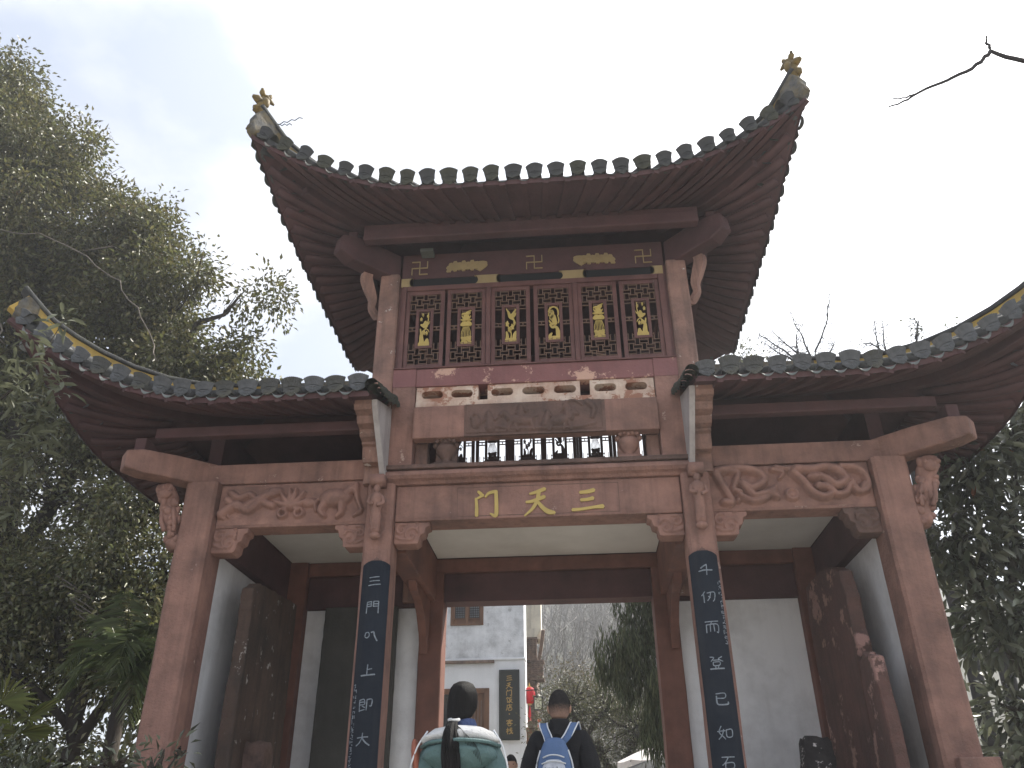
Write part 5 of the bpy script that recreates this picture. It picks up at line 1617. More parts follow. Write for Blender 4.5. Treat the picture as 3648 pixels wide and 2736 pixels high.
# yellow-green sprig hanging beside the outer column
P = np.array([-5.35, 3.9, 3.0]) + NR.normal(size=(420, 3)) * np.array([.22, .25, .55]) - np.array([-7.2, 4.6, .4])
kind(addobj('young_leaves', leaves_mesh('young_leaves', LEAFYEL, P, NR.normal(size=P.shape) + np.array([0, 0, -.6]), NR.normal(size=P.shape) * .6 + np.array([0, 0, 1]), NR.uniform(.10, .17, 420), NR.uniform(.05, .07, 420)), t2), 'stuff')
mb = MB()
for i in range(9):
    s0 = np.array([-7.4 + .1 * i, 3.6, 3.9 - .12 * i]) - np.array([-7.2, 4.6, .4])
    mb.tube([s0, s0 + np.array([.55, -.1, -.28]) + NR.normal(0, .05, 3), s0 + np.array([1.0, -.1, -.75]) + NR.normal(0, .12, 3)], [.012, .009, .004], 4)
mb.build('dry_stalks', VINE, t2, smooth=True)

# --- feather palm and fan palm
def frond(mb, a, tip, arch, n, L0, wd, side_droop=.5):
    a, tip = np.array(a, float), np.array(tip, float)
    mid = (a + tip) / 2 + np.array([0, 0, arch])
    pts = [np.array(p) for p in smoothpath([a, mid, tip], 10)]
    mb.tube(pts, [.014 * (1 - .85 * i / (len(pts) - 1)) for i in range(len(pts))], 4)
    for i in range(n):
        t = .12 + .86 * i / (n - 1)
        f_ = t * (len(pts) - 1)
        k_ = min(int(f_), len(pts) - 2)
        p = pts[k_] + (pts[k_ + 1] - pts[k_]) * (f_ - k_)
        d = unit(pts[k_ + 1] - pts[k_])
        s = unit(np.cross(d, np.array([0, 0, 1])))
        ll = L0 * (math.sin(math.pi * (.15 + .8 * t)) * .9 + .15)
        for sg in (-1, 1):
            dr = unit(d * .75 + s * sg * .8 + np.array([0, 0, -side_droop * NR.uniform(.5, 1.1)]))
            q1 = p + dr * ll * .5
            q2 = p + dr * ll + np.array([0, 0, -.25 * ll])
            w_ = unit(np.cross(dr, np.array([0, 0, 1.])) + 1e-6) * wd
            b = len(mb.v)
            mb.v.extend([tuple(p), tuple(q1 + w_ * .6), tuple(q2), tuple(q1 - w_ * .6)])
            mb.f += [(b, b + 1, b + 2), (b, b + 2, b + 3)]
pr = empty('feather_palm', (-5.45, 2.6, .3))
tag(pr, 'feather palm with arching fronds between the forked trunk and outer column', 'palm')
MB().tube([(0, 0, 0), (.02, 0, .9), (0, 0, 1.75)], [.12, .10, .08], 10).build('trunk', BARK, pr, smooth=True)
for tip, arch in (((.55, -.3, 2.5), .35), ((.75, -.2, 1.7), .5), ((.45, -.5, 1.35), .5), ((-.5, -.2, 2.7), .3), ((.1, -.6, 2.9), .25), ((-.9, 0, 2.1), .5), ((.7, .3, 2.2), .4), ((-.3, .5, 2.6), .4), ((-.6, -.5, 1.6), .5), ((.25, -.7, 1.9), .5), ((.9, -.4, 2.1), .35)):
    mb = MB()
    frond(mb, (0, 0, 1.75), tip, arch, 26, .42, .022, .7)
    mb.build('frond', PALML, pr)
fp = empty('fan_palm', (-6.35, 1.6, .3))
tag(fp, 'fan palm with stiff spiky leaves at the left picture edge', 'palm')
MB().tube([(0, 0, 0), (0, 0, 1.0)], [.1, .08], 10).build('trunk', BARK, fp, smooth=True)
for az, el, rr_ in ((-.4, .3, .55), (-1.2, .5, .5), (.3, .8, .5), (-2.2, .4, .5), (1.4, .5, .5), (-.9, 1.1, .55), (-.1, -.1, .5), (2.6, .4, .5)):
    mb = MB()
    c = np.array([math.cos(az) * math.cos(el) * rr_, math.sin(az) * math.cos(el) * rr_, 1.0 + math.sin(el) * rr_])
    mb.tube([(0, 0, 1.0), c * .6 + np.array([0, 0, .42]), c], .009, 4)
    d = unit(c - np.array([0, 0, 1.0]))
    s = unit(np.cross(d, np.array([0, 0, 1.])))
    for k_ in range(19):
        a = -1.9 + 3.8 * k_ / 18
        dr = d * math.cos(a) + s * math.sin(a)
        w_ = unit(np.cross(dr, np.cross(d, s))) * .016
        b = len(mb.v)
        ll = .42 * NR.uniform(.85, 1.05)
        mb.v.extend([tuple(c), tuple(c + dr * ll * .55 + w_), tuple(c + dr * ll + np.array([0, 0, -.06])), tuple(c + dr * ll * .55 - w_)])
        mb.f += [(b, b + 1, b + 2), (b, b + 2, b + 3)]
    mb.build('fan_leaf', LEAFYEL, fp)

# --- shrub in the left foreground, fine leaved, and its taller sprig
def shrub(name, label, base, blobs, ncl, per, L_, W_, lm, **kw):
    return tree(name, label, 'shrub', base, [([base, tuple(np.array(base) + np.array([0, 0, .5]))], .03, .02)], blobs, ncl, per, L_, W_, lm, trunk_r=.05, **kw)
shrub('foreground_shrub', 'fine leaved dark shrub in the lower left corner of the view', (-3.3, -2.4, -.5), [(-3.1, -2.4, .45, .55, .4, .42), (-2.65, -2.4, .35, .4, .35, .45), (-3.6, -2.3, .55, .5, .4, .5), (-2.35, -2.5, .25, .28, .3, .4)], 330, 16, .075, .022, LEAFDARK, spread=.08, droop=0, twig_n=200)
shrub('sprig', 'thin sprig of lance leaves in front of left outer column foot', (-2.4, -2.5, -.3), [(-2.32, -2.5, .72, .14, .1, .2), (-2.2, -2.5, .86, .06, .06, .07), (-2.6, -2.5, .78, .2, .1, .18)], 40, 5, .085, .026, LEAFDARK, spread=.04, droop=-.2, twig_n=40)

# --- branch of long pale leaves hanging in at the left edge, from a tree outside the view
lt = empty('long_leafed_tree', (-6.3, -1.65, -.7))
tag(lt, 'tree with long pale drooping leaves reaching in at the left edge', 'tree')
b0 = np.array([-6.9, -1.6, -.6])
mb = MB()
mb.tube([(0, 0, 0), (.1, 0, 1.6), (.0, .05, 3.2), (.3, .1, 4.8)], [.14, .12, .1, .06], 9)
for path in ([(.0, .05, 3.4), (.7, .1, 4.2), (1.3, .1, 4.6), (1.75, .1, 4.5)], [(.1, .05, 3.8), (.9, .0, 4.9), (1.6, -.1, 5.3)], [(.0, .05, 3.0), (.8, .1, 3.5), (1.5, .15, 3.75)], [(1.0, .1, 4.4), (1.5, .1, 5.0), (1.7, .1, 5.6)]):
    pts = smoothpath(path, 4)
    mb.tube(pts, [.016 * (1 - .8 * i / (len(pts) - 1)) for i in range(len(pts))], 5)
mb.build('trunk', BARK, lt, smooth=True)
one = leaves_mesh('leaf', PALEL, np.zeros((1, 3)), np.array([[1., 0, 0]]), np.array([[0, 0, 1.]]), np.array([.19]), np.array([.042]), .2, True)
for c in ((1.75, .1, 4.5), (1.6, -.1, 5.3), (1.5, .15, 3.75), (1.2, .1, 4.55), (1.7, .1, 5.6), (1.45, .0, 5.1), (1.2, .1, 3.65), (1.75, .12, 4.1), (1.45, .1, 4.3), (1.3, .1, 4.0), (1.55, .1, 4.75), (1.95, .1, 4.35), (1.5, .1, 3.9), (1.8, .1, 3.6), (1.4, .1, 4.8)) + tuple((NR.uniform(1.05, 1.95), NR.uniform(-.1, .2), NR.uniform(4.0, 5.2)) for _ in range(16)):
    for i in range(12):
        a = NR.uniform(0, 6.28)
        e = NR.uniform(-.9, .5)
        Mx = Matrix.Translation(Vector(c) + Vector(NR.normal(0, .05, 3))) @ Matrix.Rotation(a, 4, 'Z') @ Matrix.Rotation(-e, 4, 'Y') @ Matrix.Rotation(NR.uniform(-.8, .8), 4, 'X')
        put('leaf', one, lt, Mx)

# --- broad leafed tree on the right with single large leaves
rt_blobs = [(5.2, 1.6, 4.2, .55, .6, .6), (5.9, 1.7, 4.7, .6, .7, .6), (4.75, 1.5, 3.3, .42, .6, .6), (5.5, 1.6, 3.3, .6, .7, .6), (4.95, 1.4, 2.4, .5, .6, .5), (5.6, 1.5, 2.3, .6, .6, .5), (4.85, 1.4, 1.5, .45, .5, .5), (5.5, 1.4, 1.4, .6, .6, .5), (6.3, 1.6, 3.6, .6, .6, .8), (6.2, 1.6, 2.4, .6, .6, .7), (4.7, 1.4, .9, .4, .5, .4), (5.35, 1.4, .8, .5, .5, .4)]
t3, C3, d3 = tree('loquat_tree', 'dark tree with long glossy leaves beside the right outer column', 'tree', (5.7, 1.8, .3),
     [([(5.7, 1.8, .1), (5.5, 1.75, 1.1), (5.2, 1.7, 1.9), (4.95, 1.65, 2.6), (4.75, 1.6, 3.3)], .12, .05), ([(5.1, 1.68, 2.2), (5.4, 1.65, 3.2), (5.8, 1.7, 4.3)], .06, .03), ([(5.3, 1.7, 1.6), (5.8, 1.6, 2.2), (6.3, 1.6, 3.0)], .06, .03), ([(4.9, 1.65, 2.7), (5.1, 1.6, 3.5), (5.2, 1.6, 4.2)], .04, .02)],
     rt_blobs, 560, 12, .18, .064, LEAFDARK, droop=.5, spread=.12, trunk_r=.09, twig_n=220, fold=.18, six=True, shell=.6)
lone = leaves_mesh('leaf', LEAFDARK, np.zeros((1, 3)), np.array([[1., 0, 0]]), np.array([[0, 0, 1.]]), np.array([.22]), np.array([.064]), .18, True)
lyel = leaves_mesh('leaf', leafmat('rust_leaf', (.24, .10, .03), (.2, .09, .03), .3), np.zeros((1, 3)), np.array([[1., 0, 0]]), np.array([[0, 0, 1.]]), np.array([.2]), np.array([.06]), .18, True)
for i in range(230):
    c = C3[i] + np.array([-.05, -.25, 0])
    dd = unit(d3[i] * .5 + NR.normal(size=3) * .6 + np.array([0, -.3, -.35]))
    q = Vector(dd).to_track_quat('X', 'Z').to_matrix().to_4x4()
    Mx = Matrix.Translation(Vector(c - np.array([5.7, 1.8, .3]))) @ q @ Matrix.Rotation(NR.uniform(-.9, .9), 4, 'X')
    put('leaf', lyel if i % 29 == 3 else lone, t3, Mx, 'rust coloured leaf' if i % 29 == 3 else None)

# --- bare branching
def bare(mb, p, d, ln_, r_, depth, rng, spread_=.55, tri=4, up_=.15, segs=3):
    p, d = np.array(p, float), unit(np.array(d, float))
    pts = [p]
    for i in range(segs):
        d = unit(d + rng.normal(0, .13, 3) + np.array([0, 0, up_ * .3]))
        pts.append(pts[-1] + d * ln_ / segs)
    mb.tube(pts, [r_ * (1 - .38 * i / segs) for i in range(segs + 1)], tri, cap=False)
    if depth == 0:
        return
    n = rng.integers(2, 4)
    for k_ in range(n):
        q = pts[rng.integers(max(1, segs - 1), segs + 1)] if k_ else pts[-1]
        nd = unit(d + rng.normal(0, spread_, 3) + np.array([0, 0, up_]))
        bare(mb, q, nd, ln_ * rng.uniform(.62, .85), r_ * rng.uniform(.5, .66), depth - 1, rng, spread_, max(3, tri - 1), up_, segs)
# bare tree whose twig crosses the upper right of the sky
rg = np.random.default_rng(5)
bt = empty('bare_tree', (8.6, -1.8, -.5))
tag(bt, 'bare tree whose single crooked dark twig hangs in the upper right sky', 'tree')
mb = MB()
b0 = np.array([8.6, -1.8, -.5])
for path, r0, r1 in (([(8.6, -1.8, -.6), (8.5, -1.8, 2), (8.3, -1.9, 4.5), (7.6, -2, 6.2), (6.9, -2, 6.7)], .16, .045), ([(6.9, -2, 6.7), (6.4, -2, 6.9), (5.6, -2, 7.02), (5.08, -2, 7.15), (4.80, -2, 7.33)], .045, .02), ([(4.80, -2, 7.33), (4.62, -2, 7.16), (4.35, -2, 7.0), (4.05, -2, 6.86), (3.85, -2, 6.74), (3.65, -2, 6.65)], .022, .007),
                     ([(4.80, -2, 7.33), (4.815, -2, 7.42), (4.80, -2, 7.48), (4.83, -2, 7.56)], .017, .008), ([(3.93, -2, 6.80), (3.8, -2, 6.76), (3.72, -2, 6.75)], .010, .006), ([(5.4, -2, 6.1), (5.15, -2, 6.02), (4.95, -2, 6.05)], .006, .003), ([(7.4, -2, 6.25), (6.4, -2, 6.2), (5.4, -2, 6.1)], .03, .006)):
    pts = smoothpath(path, 4)
    mb.tube([np.array(p) - b0 + (NR.normal(0, .006, 3)) for p in pts], [r0 + (r1 - r0) * i / (len(pts) - 1) for i in range(len(pts))], 6)
mb.build('trunk', TWIGBLK, bt, smooth=True)
for p_, d_ in (((-.3, -.1, 5.0), (.3, -.2, 1)), ((0, 0, 3.4), (.8, -.2, .8))):
    mb = MB()
    bare(mb, p_, d_, 1.6, .06, 4, rg)
    mb.build('branch', TWIGBLK, bt)
# bare shrubby trees showing over the right wing roof
def roof_tree(x, y, top_paths, label, leafy=0):
    r0 = empty('bare_tree', (x, y, .4))
    tag(r0, label, 'tree')
    b0 = np.array([x, y, .4])
    mb = MB()
    mb.tube([(0, 0, 0), (.1, 0, 3), (-.05, 0, 6), (0, 0, 8.8)], [.16, .13, .09, .05], 7)
    mb.build('trunk', TWIGBLK, r0, smooth=True)
    mb = MB()
    tips = []
    for path in top_paths:
        pts = smoothpath([np.array(p) for p in path], 4)
        mb.tube([np.array(p) - b0 + NR.normal(0, .012, 3) for p in pts], [.030 - .022 * i / (len(pts) - 1) for i in range(len(pts))], 5)
        for j in range(2, len(pts)):
            for _ in range(2):
                s0 = np.array(pts[j])
                d = unit(np.array(pts[j]) - np.array(pts[j - 1]) + NR.normal(0, .6, 3))
                l_ = NR.uniform(.08, .3)
                mb.tube([s0 - b0, s0 + d * l_ * .6 - b0, s0 + unit(d + NR.normal(0, .4, 3)) * l_ - b0], [.009, .007, .004], 4)
                tips.append(s0 + d * l_)
    mb.build('branches', TWIGBLK, r0)
    P = np.array(tips)
    P = np.repeat(P, 3 + leafy, 0) + NR.normal(0, .05, (len(P) * (3 + leafy), 3))
    kind(addobj('dry_leaves', leaves_mesh('dry_leaves', TWIGBLK if not leafy else LEAFDARK, P - b0, NR.normal(size=P.shape), NR.normal(size=P.shape), NR.uniform(.03, .07 + .05 * leafy, len(P)), np.full(len(P), .026 + .02 * leafy)), r0), 'stuff')
Y_ = 8.0
roof_tree(5.75, Y_, [[(5.75, Y_, 9.1), (5.4, Y_, 9.6), (5.0, Y_, 10.05), (4.75, Y_, 10.3)], [(5.75, Y_, 9.1), (5.9, Y_, 9.8), (6.25, Y_, 10.5), (6.45, Y_, 11.2)], [(5.8, Y_, 9.3), (5.7, Y_, 10.0), (5.55, Y_, 10.7)], [(5.7, Y_, 9.2), (5.45, Y_, 9.8), (5.05, Y_, 10.35)], [(5.85, Y_, 9.3), (6.2, Y_, 9.75), (6.35, Y_, 10.0)], [(5.6, Y_, 9.2), (5.5, Y_, 9.8), (5.55, Y_, 10.25)], [(5.5, Y_, 9.5), (5.2, Y_, 9.7), (4.85, Y_, 10.05)]], 'bare bushy treetop fanning above the middle of the right wing roof')
roof_tree(7.35, Y_, [[(7.2, Y_, 9.0), (7.25, Y_, 9.7), (7.3, Y_, 10.5)], [(7.45, Y_, 9.0), (7.4, Y_, 9.8), (7.48, Y_, 10.5)], [(7.4, Y_, 9.5), (7.2, Y_, 9.85), (6.95, Y_, 9.95)]], 'two upright thin bare stems rising over the right wing roof')
roof_tree(8.0, Y_ + .2, [[(7.9, Y_, 9.1), (8.05, Y_, 9.8), (8.2, Y_, 10.2), (8.2, Y_, 10.5)], [(8.1, Y_, 10.0), (8.3, Y_, 10.5)], [(8.3, Y_, 9.3), (8.7, Y_, 9.7), (9.0, Y_, 10.2)], [(8.75, Y_, 9.8), (9.05, Y_, 10.25)]], 'leaning stems with a few dark leaves nearest the right roof sweep', 1)
tree('evergreen_tree', 'small green treetop peeping out between tower eave and right wing roof', 'tree', (4.9, 10.5, .5), [([(4.9, 10.5, .4), (4.9, 10.5, 6), (4.85, 10.5, 11)], .15, .04)], [(4.85, 10.5, 11.2, .45, .45, .55), (4.85, 10.5, 10.2, .9, .9, .9), (4.9, 10.5, 8.8, 1.2, 1.2, 1.0)], 180, 22, .11, .05, LEAFOLIVE, spread=.14, twig_n=60)

# --- beyond the gateway: weeping cypress, bushes, bare hillside
cyp = empty('weeping_cypress', (2.6, 6.4, .1))
tag(cyp, 'dark weeping cypress with hanging sprays inside the right of the gateway', 'tree')
b0 = np.array([2.6, 6.4, .1])
mb = MB()
mb.tube([(0, 0, 0), (.05, 0, 2), (-.02, 0, 4.2), (0, 0, 6)], [.16, .13, .09, .04], 9)
bcl = [(1.75, 6.3, 3.9, .75, .7, .55), (1.25, 6.2, 3.35, .62, .6, .4), (.92, 6.1, 3.05, .30, .4, .32), (1.55, 6.1, 2.7, .62, .6, .42), (1.8, 6.1, 2.1, .55, .6, .4), (2.6, 6.4, 4.5, .9, .9, 1.2), (1.75, 6.2, 4.6, .7, .6, .5), (2.6, 6.3, 2.6, .9, .9, .9), (1.55, 6.1, 1.95, .35, .4, .3)]
C, idx, d = blob_points(bcl, 620, .5)
for b in bcl:
    mb.tube([p - b0 for p in wiggle((2.6, 6.4, min(b[2] + .3, 5)), b[:3], 4, .03, -.05)], [.05, .04, .03, .02, .01], 6)
mb.build('trunk', BARK, cyp, smooth=True)
per = 46
rep = np.repeat(np.arange(len(C)), per)
P = C[rep] + NR.normal(size=(len(rep), 3)) * np.array([.05, .05, .13])
P[:, 2] -= NR.random(len(rep)) * .22
D = NR.normal(size=P.shape) * .22 + np.array([0, 0, -1])
kind(addobj('crown', leaves_mesh('crown', CYPL, P - b0, D, NR.normal(size=P.shape), NR.uniform(.10, .24, len(P)), NR.uniform(.012, .026, len(P)), .1), cyp), 'stuff')
tree('bush', 'grey green bush with dark boughs behind the man in black', 'bush', (.9, 12, .7), [([(.9, 12, .6), (.95, 12, 1.5), (.7, 12, 2.3)], .12, .06), ([(.95, 12, 1.4), (1.5, 11.9, 2.2), (1.9, 11.9, 2.9)], .08, .03), ([(.8, 12, 1.9), (.3, 11.9, 2.7), (-.2, 11.9, 3.3)], .07, .03)],
     [(.2, 12, 3.1, .75, .7, .75), (.9, 12, 2.9, .8, .7, .7), (1.6, 12, 2.6, .8, .7, .8), (-.35, 12, 2.4, .5, .6, .7), (.5, 12, 2.0, .8, .7, .6), (1.4, 12, 1.7, .8, .7, .6), (2.3, 12, 2.2, .6, .6, .7)], 620, 20, .075, .032, LEAFOLIVE, BARK, spread=.13, twig_n=260, droop=.1)
tree('bush', 'brownish thin leaved bush under the slatted bays of the timber house', 'bush', (-.2, 17, 1.0), [([(-.2, 17, .8), (-.1, 17, 2.2), (.2, 17, 3.6)], .10, .05)], [(0, 17, 4.3, .8, .7, .7), (.7, 17, 3.9, .8, .7, .7), (-.4, 17, 3.4, .6, .6, .6), (1.5, 17, 3.6, .8, .7, .7)], 260, 16, .08, .035, leafmat('brown_green_leaf', (.12, .10, .05), (.09, .08, .045), .5), BARKGREY, spread=.16, twig_n=200)
variants = []
for v in range(4):
    rg = np.random.default_rng(20 + v)
    mb = MB()
    bare(mb, (0, 0, -.3), (0, 0, 1), 2.3, .10, 6, rg, .5, 4, .18)
    variants.append(mb.mesh('bare_tree', BARKGREY))
rg = np.random.default_rng(3)
cnt = 0
pts_used = []
while cnt < 95:
    y = rg.uniform(22, 78)
    x = rg.uniform(-.02 * y - 2.5, .10 * y + 5)
    if any((x - a) ** 2 + (y - b) ** 2 < 1.2 for a, b in pts_used):
        continue
    pts_used.append((x, y))
    o = bpy.data.objects.new('hillside_tree', variants[cnt % 4])
    COL.objects.link(o)
    o.location = (x, y, ground_z(x, y) - .05)
    s_ = rg.uniform(.75, 1.25)
    o.scale = (s_, s_, s_ * rg.uniform(.9, 1.15))
    o.rotation_euler = (0, 0, rg.uniform(0, 6.28))
    tag(o, 'bare grey tree among many on the wooded hillside beyond the gate', 'tree', 'bare trees on the hillside')
    cnt += 1

# ================================================================== people
SKIN = mat('skin', (.50, .30, .21), (.45, .26, .18), 12, .55, .05, 80, spec=.4)
HAIR = mat('black_hair', (.005, .0045, .0045), (.010, .009, .009), 60, .6, .6, 120, stretch=(1, 1, .08), spec=.12)
HAIRSHORT = mat('cropped_hair', (.012, .011, .011), (.03, .026, .025), 40, .8, .5, 160)
FADE = mat('faded_hairline', (.10, .07, .058), (.06, .045, .04), 60, .9, .3, 150)
TEAL = mat('teal_padded_nylon', (.095, .17, .168), (.07, .13, .132), 5, .5, 1.0, 16)
WHITEF = mat('white_fleece', (.70, .70, .69), (.58, .58, .58), 18, .95, .6, 70, (.4, .38, .36), .3, 6)
ORANGE = mat('orange_sleeve_panel', (.32, .10, .06), (.26, .085, .05), 5, .6, .3, 20)
KNIT = mat('blue_knit', (.07, .10, .22), (.045, .065, .15), 30, .9, .7, 60)
BLACKF = mat('black_fleece', (.010, .010, .012), (.015, .015, .017), 12, .95, .5, 90)
DENIM = mat('dark_trousers', (.02, .022, .03), (.015, .016, .02), 10, .9, .3, 60)
BPBLUE = mat('blue_canvas', (.10, .165, .31), (.08, .135, .25), 7, .8, .4, 60)
BPPALE = mat('pale_printed_canvas', (.60, .62, .66), (.50, .53, .58), 12, .85, .3, 40, (.2, .22, .3), .7, 20)
STRAPW = mat('white_piping', (.72, .74, .76), (.6, .62, .64), 10, .8, .2)
SHOE = mat('shoe_leather', (.03, .03, .03), None, 8, .6, .2)

def skin_mesh(nodes, edges, root, sub=2):
    """smooth continuous surface grown over a skeleton: nodes {name: (x, y, z, r[, r2])}"""
    names = list(nodes)
    me = bpy.data.meshes.new('skeleton')
    me.from_pydata([nodes[n][:3] for n in names], [(names.index(a), names.index(b)) for a, b in edges], [])
    ob = bpy.data.objects.new('skeleton', me)
    COL.objects.link(ob)
    sk = ob.modifiers.new('skin', 'SKIN')
    sk.branch_smoothing = .6
    ss = ob.modifiers.new('sub', 'SUBSURF')
    ss.levels = ss.render_levels = sub
    for i, n in enumerate(names):
        sv = me.skin_vertices[0].data[i]
        r_ = nodes[n][3:]
        sv.radius = (r_[0], r_[1] if len(r_) > 1 else r_[0])
        sv.use_root = (n == root)
    dg = bpy.context.evaluated_depsgraph_get()
    ev = ob.evaluated_get(dg)
    m2 = ev.to_mesh()
    V = [tuple(v.co) for v in m2.vertices]
    F = [tuple(p.vertices) for p in m2.polygons]
    ev.to_mesh_clear()
    bpy.data.objects.remove(ob)
    bpy.data.meshes.remove(me)
    return V, F
def person(loc, h, rz, label, child=False, wide=1.0):
    k = h / 1.75
    root = empty('person', loc)
    root.rotation_euler = (0, 0, rz)
    tag(root, label, 'person')
    J = {'pelvis': (0, 0, .96, .13, .10), 'spine': (0, -.01, 1.14, .12, .09), 'chest': (0, -.015, 1.32, .13, .10), 'neck0': (0, -.02, 1.455, .07, .06), 'neck1': (0, .0, 1.52, .052), 'skull': (0, .015, 1.60, .055)}
    E_ = [('pelvis', 'spine'), ('spine', 'chest'), ('chest', 'neck0'), ('neck0', 'neck1'), ('neck1', 'skull')]
    for s, n in ((-1, 'l'), (1, 'r')):
        J.update({n + 'sh': (s * .165 * wide, -.015, 1.415, .055), n + 'el': (s * .235 * wide, -.05, 1.13, .042), n + 'wr': (s * .24 * wide, .05, .89, .026), n + 'pa': (s * .24 * wide, .085, .82, .034, .016),
                  n + 'hip': (s * .09, 0, .90, .085), n + 'kn': (s * .10, .02 + .03 * s, .50, .058), n + 'an': (s * .10, -.02 + .02 * s, .09, .04), n + 'toe': (s * .11, .10 + .02 * s, .035, .035)})
        E_ += [('chest', n + 'sh'), (n + 'sh', n + 'el'), (n + 'el', n + 'wr'), (n + 'wr', n + 'pa'), ('pelvis', n + 'hip'), (n + 'hip', n + 'kn'), (n + 'kn', n + 'an'), (n + 'an', n + 'toe')]
        for i, (dy, ll) in enumerate(((.035, .068), (.012, .078), (-.012, .073), (-.034, .058))):
            J[n + 'f%d' % i] = (s * .24 * wide, .095 + dy * .8, .785, .0095)
            J[n + 'g%d' % i] = (s * .235 * wide, .102 + dy, .785 - ll * .5, .0085)
            J[n + 'h%d' % i] = (s * .225 * wide, .112 + dy, .785 - ll, .007)
            E_ += [(n + 'pa', n + 'f%d' % i), (n + 'f%d' % i, n + 'g%d' % i), (n + 'g%d' % i, n + 'h%d' % i)]
        J[n + 't0'] = (s * .225 * wide, .115, .84, .011)
        J[n + 't1'] = (s * .212 * wide, .142, .81, .0095)
        J[n + 't2'] = (s * .205 * wide, .152, .785, .008)
        E_ += [(n + 'pa', n + 't0'), (n + 't0', n + 't1'), (n + 't1', n + 't2')]
    Jk = {a: tuple(v * k for v in b) for a, b in J.items()}
    V, F = skin_mesh(Jk, E_, 'pelvis')
    mb = MB().add(V, F)
    hs = k * (1.18 if child else 1.0)
    hc = Vector((0, .02 * k, 1.63 * k))
    def face(d, q):
        q = q.copy()
        if d.z < 0:
            q.x *= 1 - .22 * (-d.z) ** 1.5
            q.y *= 1 - .12 * (-d.z) ** 2
        if d.y > .3:                        # flatter face, brow, nose, chin
            q.y -= .010 * hs * max(0, d.y - .3)
            q.y += .020 * hs * math.exp(-((d.x / .13) ** 2 + ((d.z + .18) / .16) ** 2))
            q.y += .006 * hs * math.exp(-((d.x / .5) ** 2 + ((d.z - .12) / .10) ** 2))
            q.y -= .010 * hs * math.exp(-(((abs(d.x) - .33) / .13) ** 2 + ((d.z + .02) / .10) ** 2))
            q.y += .008 * hs * math.exp(-((d.x / .22) ** 2 + ((d.z + .50) / .08) ** 2))
        return q
    mb.ell(hc, (.077 * hs, .096 * hs, .118 * hs), 28, 22, None, face)
    for s in (-1, 1):                       # ears
        M_ = Matrix.Rotation(s * .35, 3, 'Z')
        mb.ell(hc + Vector((s * .080 * hs, -.004 * hs, -.012 * hs)), (.011 * hs, .019 * hs, .033 * hs), 10, 8, M_)
        mb.ell(hc + Vector((s * .086 * hs, -.012 * hs, -.008 * hs)), (.008 * hs, .013 * hs, .026 * hs), 8, 6, M_)
    mb.build('body', SKIN, root, smooth=True)
    for s in (-1, 1):
        MB().ell(hc + Vector((s * .031 * hs, .078 * hs, .0)), (.012 * hs, .008 * hs, .007 * hs), 10, 6).build('eye', mat('eye', (.05, .03, .02), None, 5, .2, 0), root, smooth=True)
    return root, J, k, hc, hs
def garment(root, J, k, names, edges, grow, rt_, m, name, over=None):
    nd = {}
    for n in names:
        p = J[n]
        r_ = p[3:]
        g = grow.get(n, .03)
        nd[n] = tuple(v * k for v in p[:3]) + tuple((q + g) * k for q in (r_ if len(r_) > 1 else (r_[0], r_[0])))
    if over:
        for n, v in over.items():
            nd[n] = tuple(q * k for q in v)
    V, F = skin_mesh(nd, edges, rt_)
    return MB().add(V, F).build(name, m, root, smooth=True)
ARMS = [('chest', 'lsh'), ('lsh', 'lel'), ('lel', 'lwr'), ('chest', 'rsh'), ('rsh', 'rel'), ('rel', 'rwr')]
TORSO = [('pelvis', 'spine'), ('spine', 'chest'), ('chest', 'neck0')]
TN = ['pelvis', 'spine', 'chest', 'neck0', 'lsh', 'lel', 'lwr', 'rsh', 'rel', 'rwr']
LN = ['pelvis', 'lhip', 'lkn', 'lan', 'rhip', 'rkn', 'ran']
LE = [('pelvis', 'lhip'), ('lhip', 'lkn'), ('lkn', 'lan'), ('pelvis', 'rhip'), ('rhip', 'rkn'), ('rkn', 'ran')]
def shoes(root, k):
    for s in (-1, 1):
        MB().ell((s * .105 * k, .06 * k, .045 * k), (.05 * k, .135 * k, .05 * k), 14, 8).build('shoe', SHOE, root, smooth=True)
def haircap(root, hc, hs, m, rx, ry, rz_, low_back, low_front, name='hair', seed=0, puff=.0, nu=40, nv=24):
    """cap of hair: hangs to low_back behind and low_front at the brow (in head radii)"""
    def fn(d, q):
        t = .5 + .5 * d.y
        lim = low_back + (low_front - low_back) * smst(.25, .85, t)
        q = q.copy()
        zz_ = max(q.z, lim * rz_ * hs)
        if zz_ > q.z:
            f = 1.0
            q.z = zz_
        q *= 1 + .02 * mnoise.noise(Vector((d.x * 9 + seed, d.y * 9, d.z * 2))) + puff * mnoise.noise(Vector((d.x * 3, d.y * 3 + seed, d.z * 3)))
        return q
    return MB().ell(hc, (rx * hs, ry * hs, rz_ * hs), nu, nv, None, fn).build(name, m, root, smooth=True)

# --- woman with a pony tail and a hooded teal jacket
w_, J, k, hc, hs = person((-.36, -2.66, -.36), 1.605, 0, 'person with black ponytail in teal jacket with white lined hood, seen from behind', wide=1.06)
garment(w_, J, k, TN, TORSO + ARMS, {'pelvis': .075, 'spine': .085, 'chest': .07, 'neck0': .03, 'lsh': .04, 'rsh': .04, 'lel': .045, 'rel': .045, 'lwr': .035, 'rwr': .035}, 'pelvis', TEAL, 'jacket', {'lsh': (-.165, -.015, 1.37, .095, .095), 'rsh': (.165, -.015, 1.37, .095, .095), 'neck0': (0, -.02, 1.42, .09, .08)})
garment(w_, J, k, LN, LE, {}, 'pelvis', DENIM, 'trousers')
shoes(w_, k)
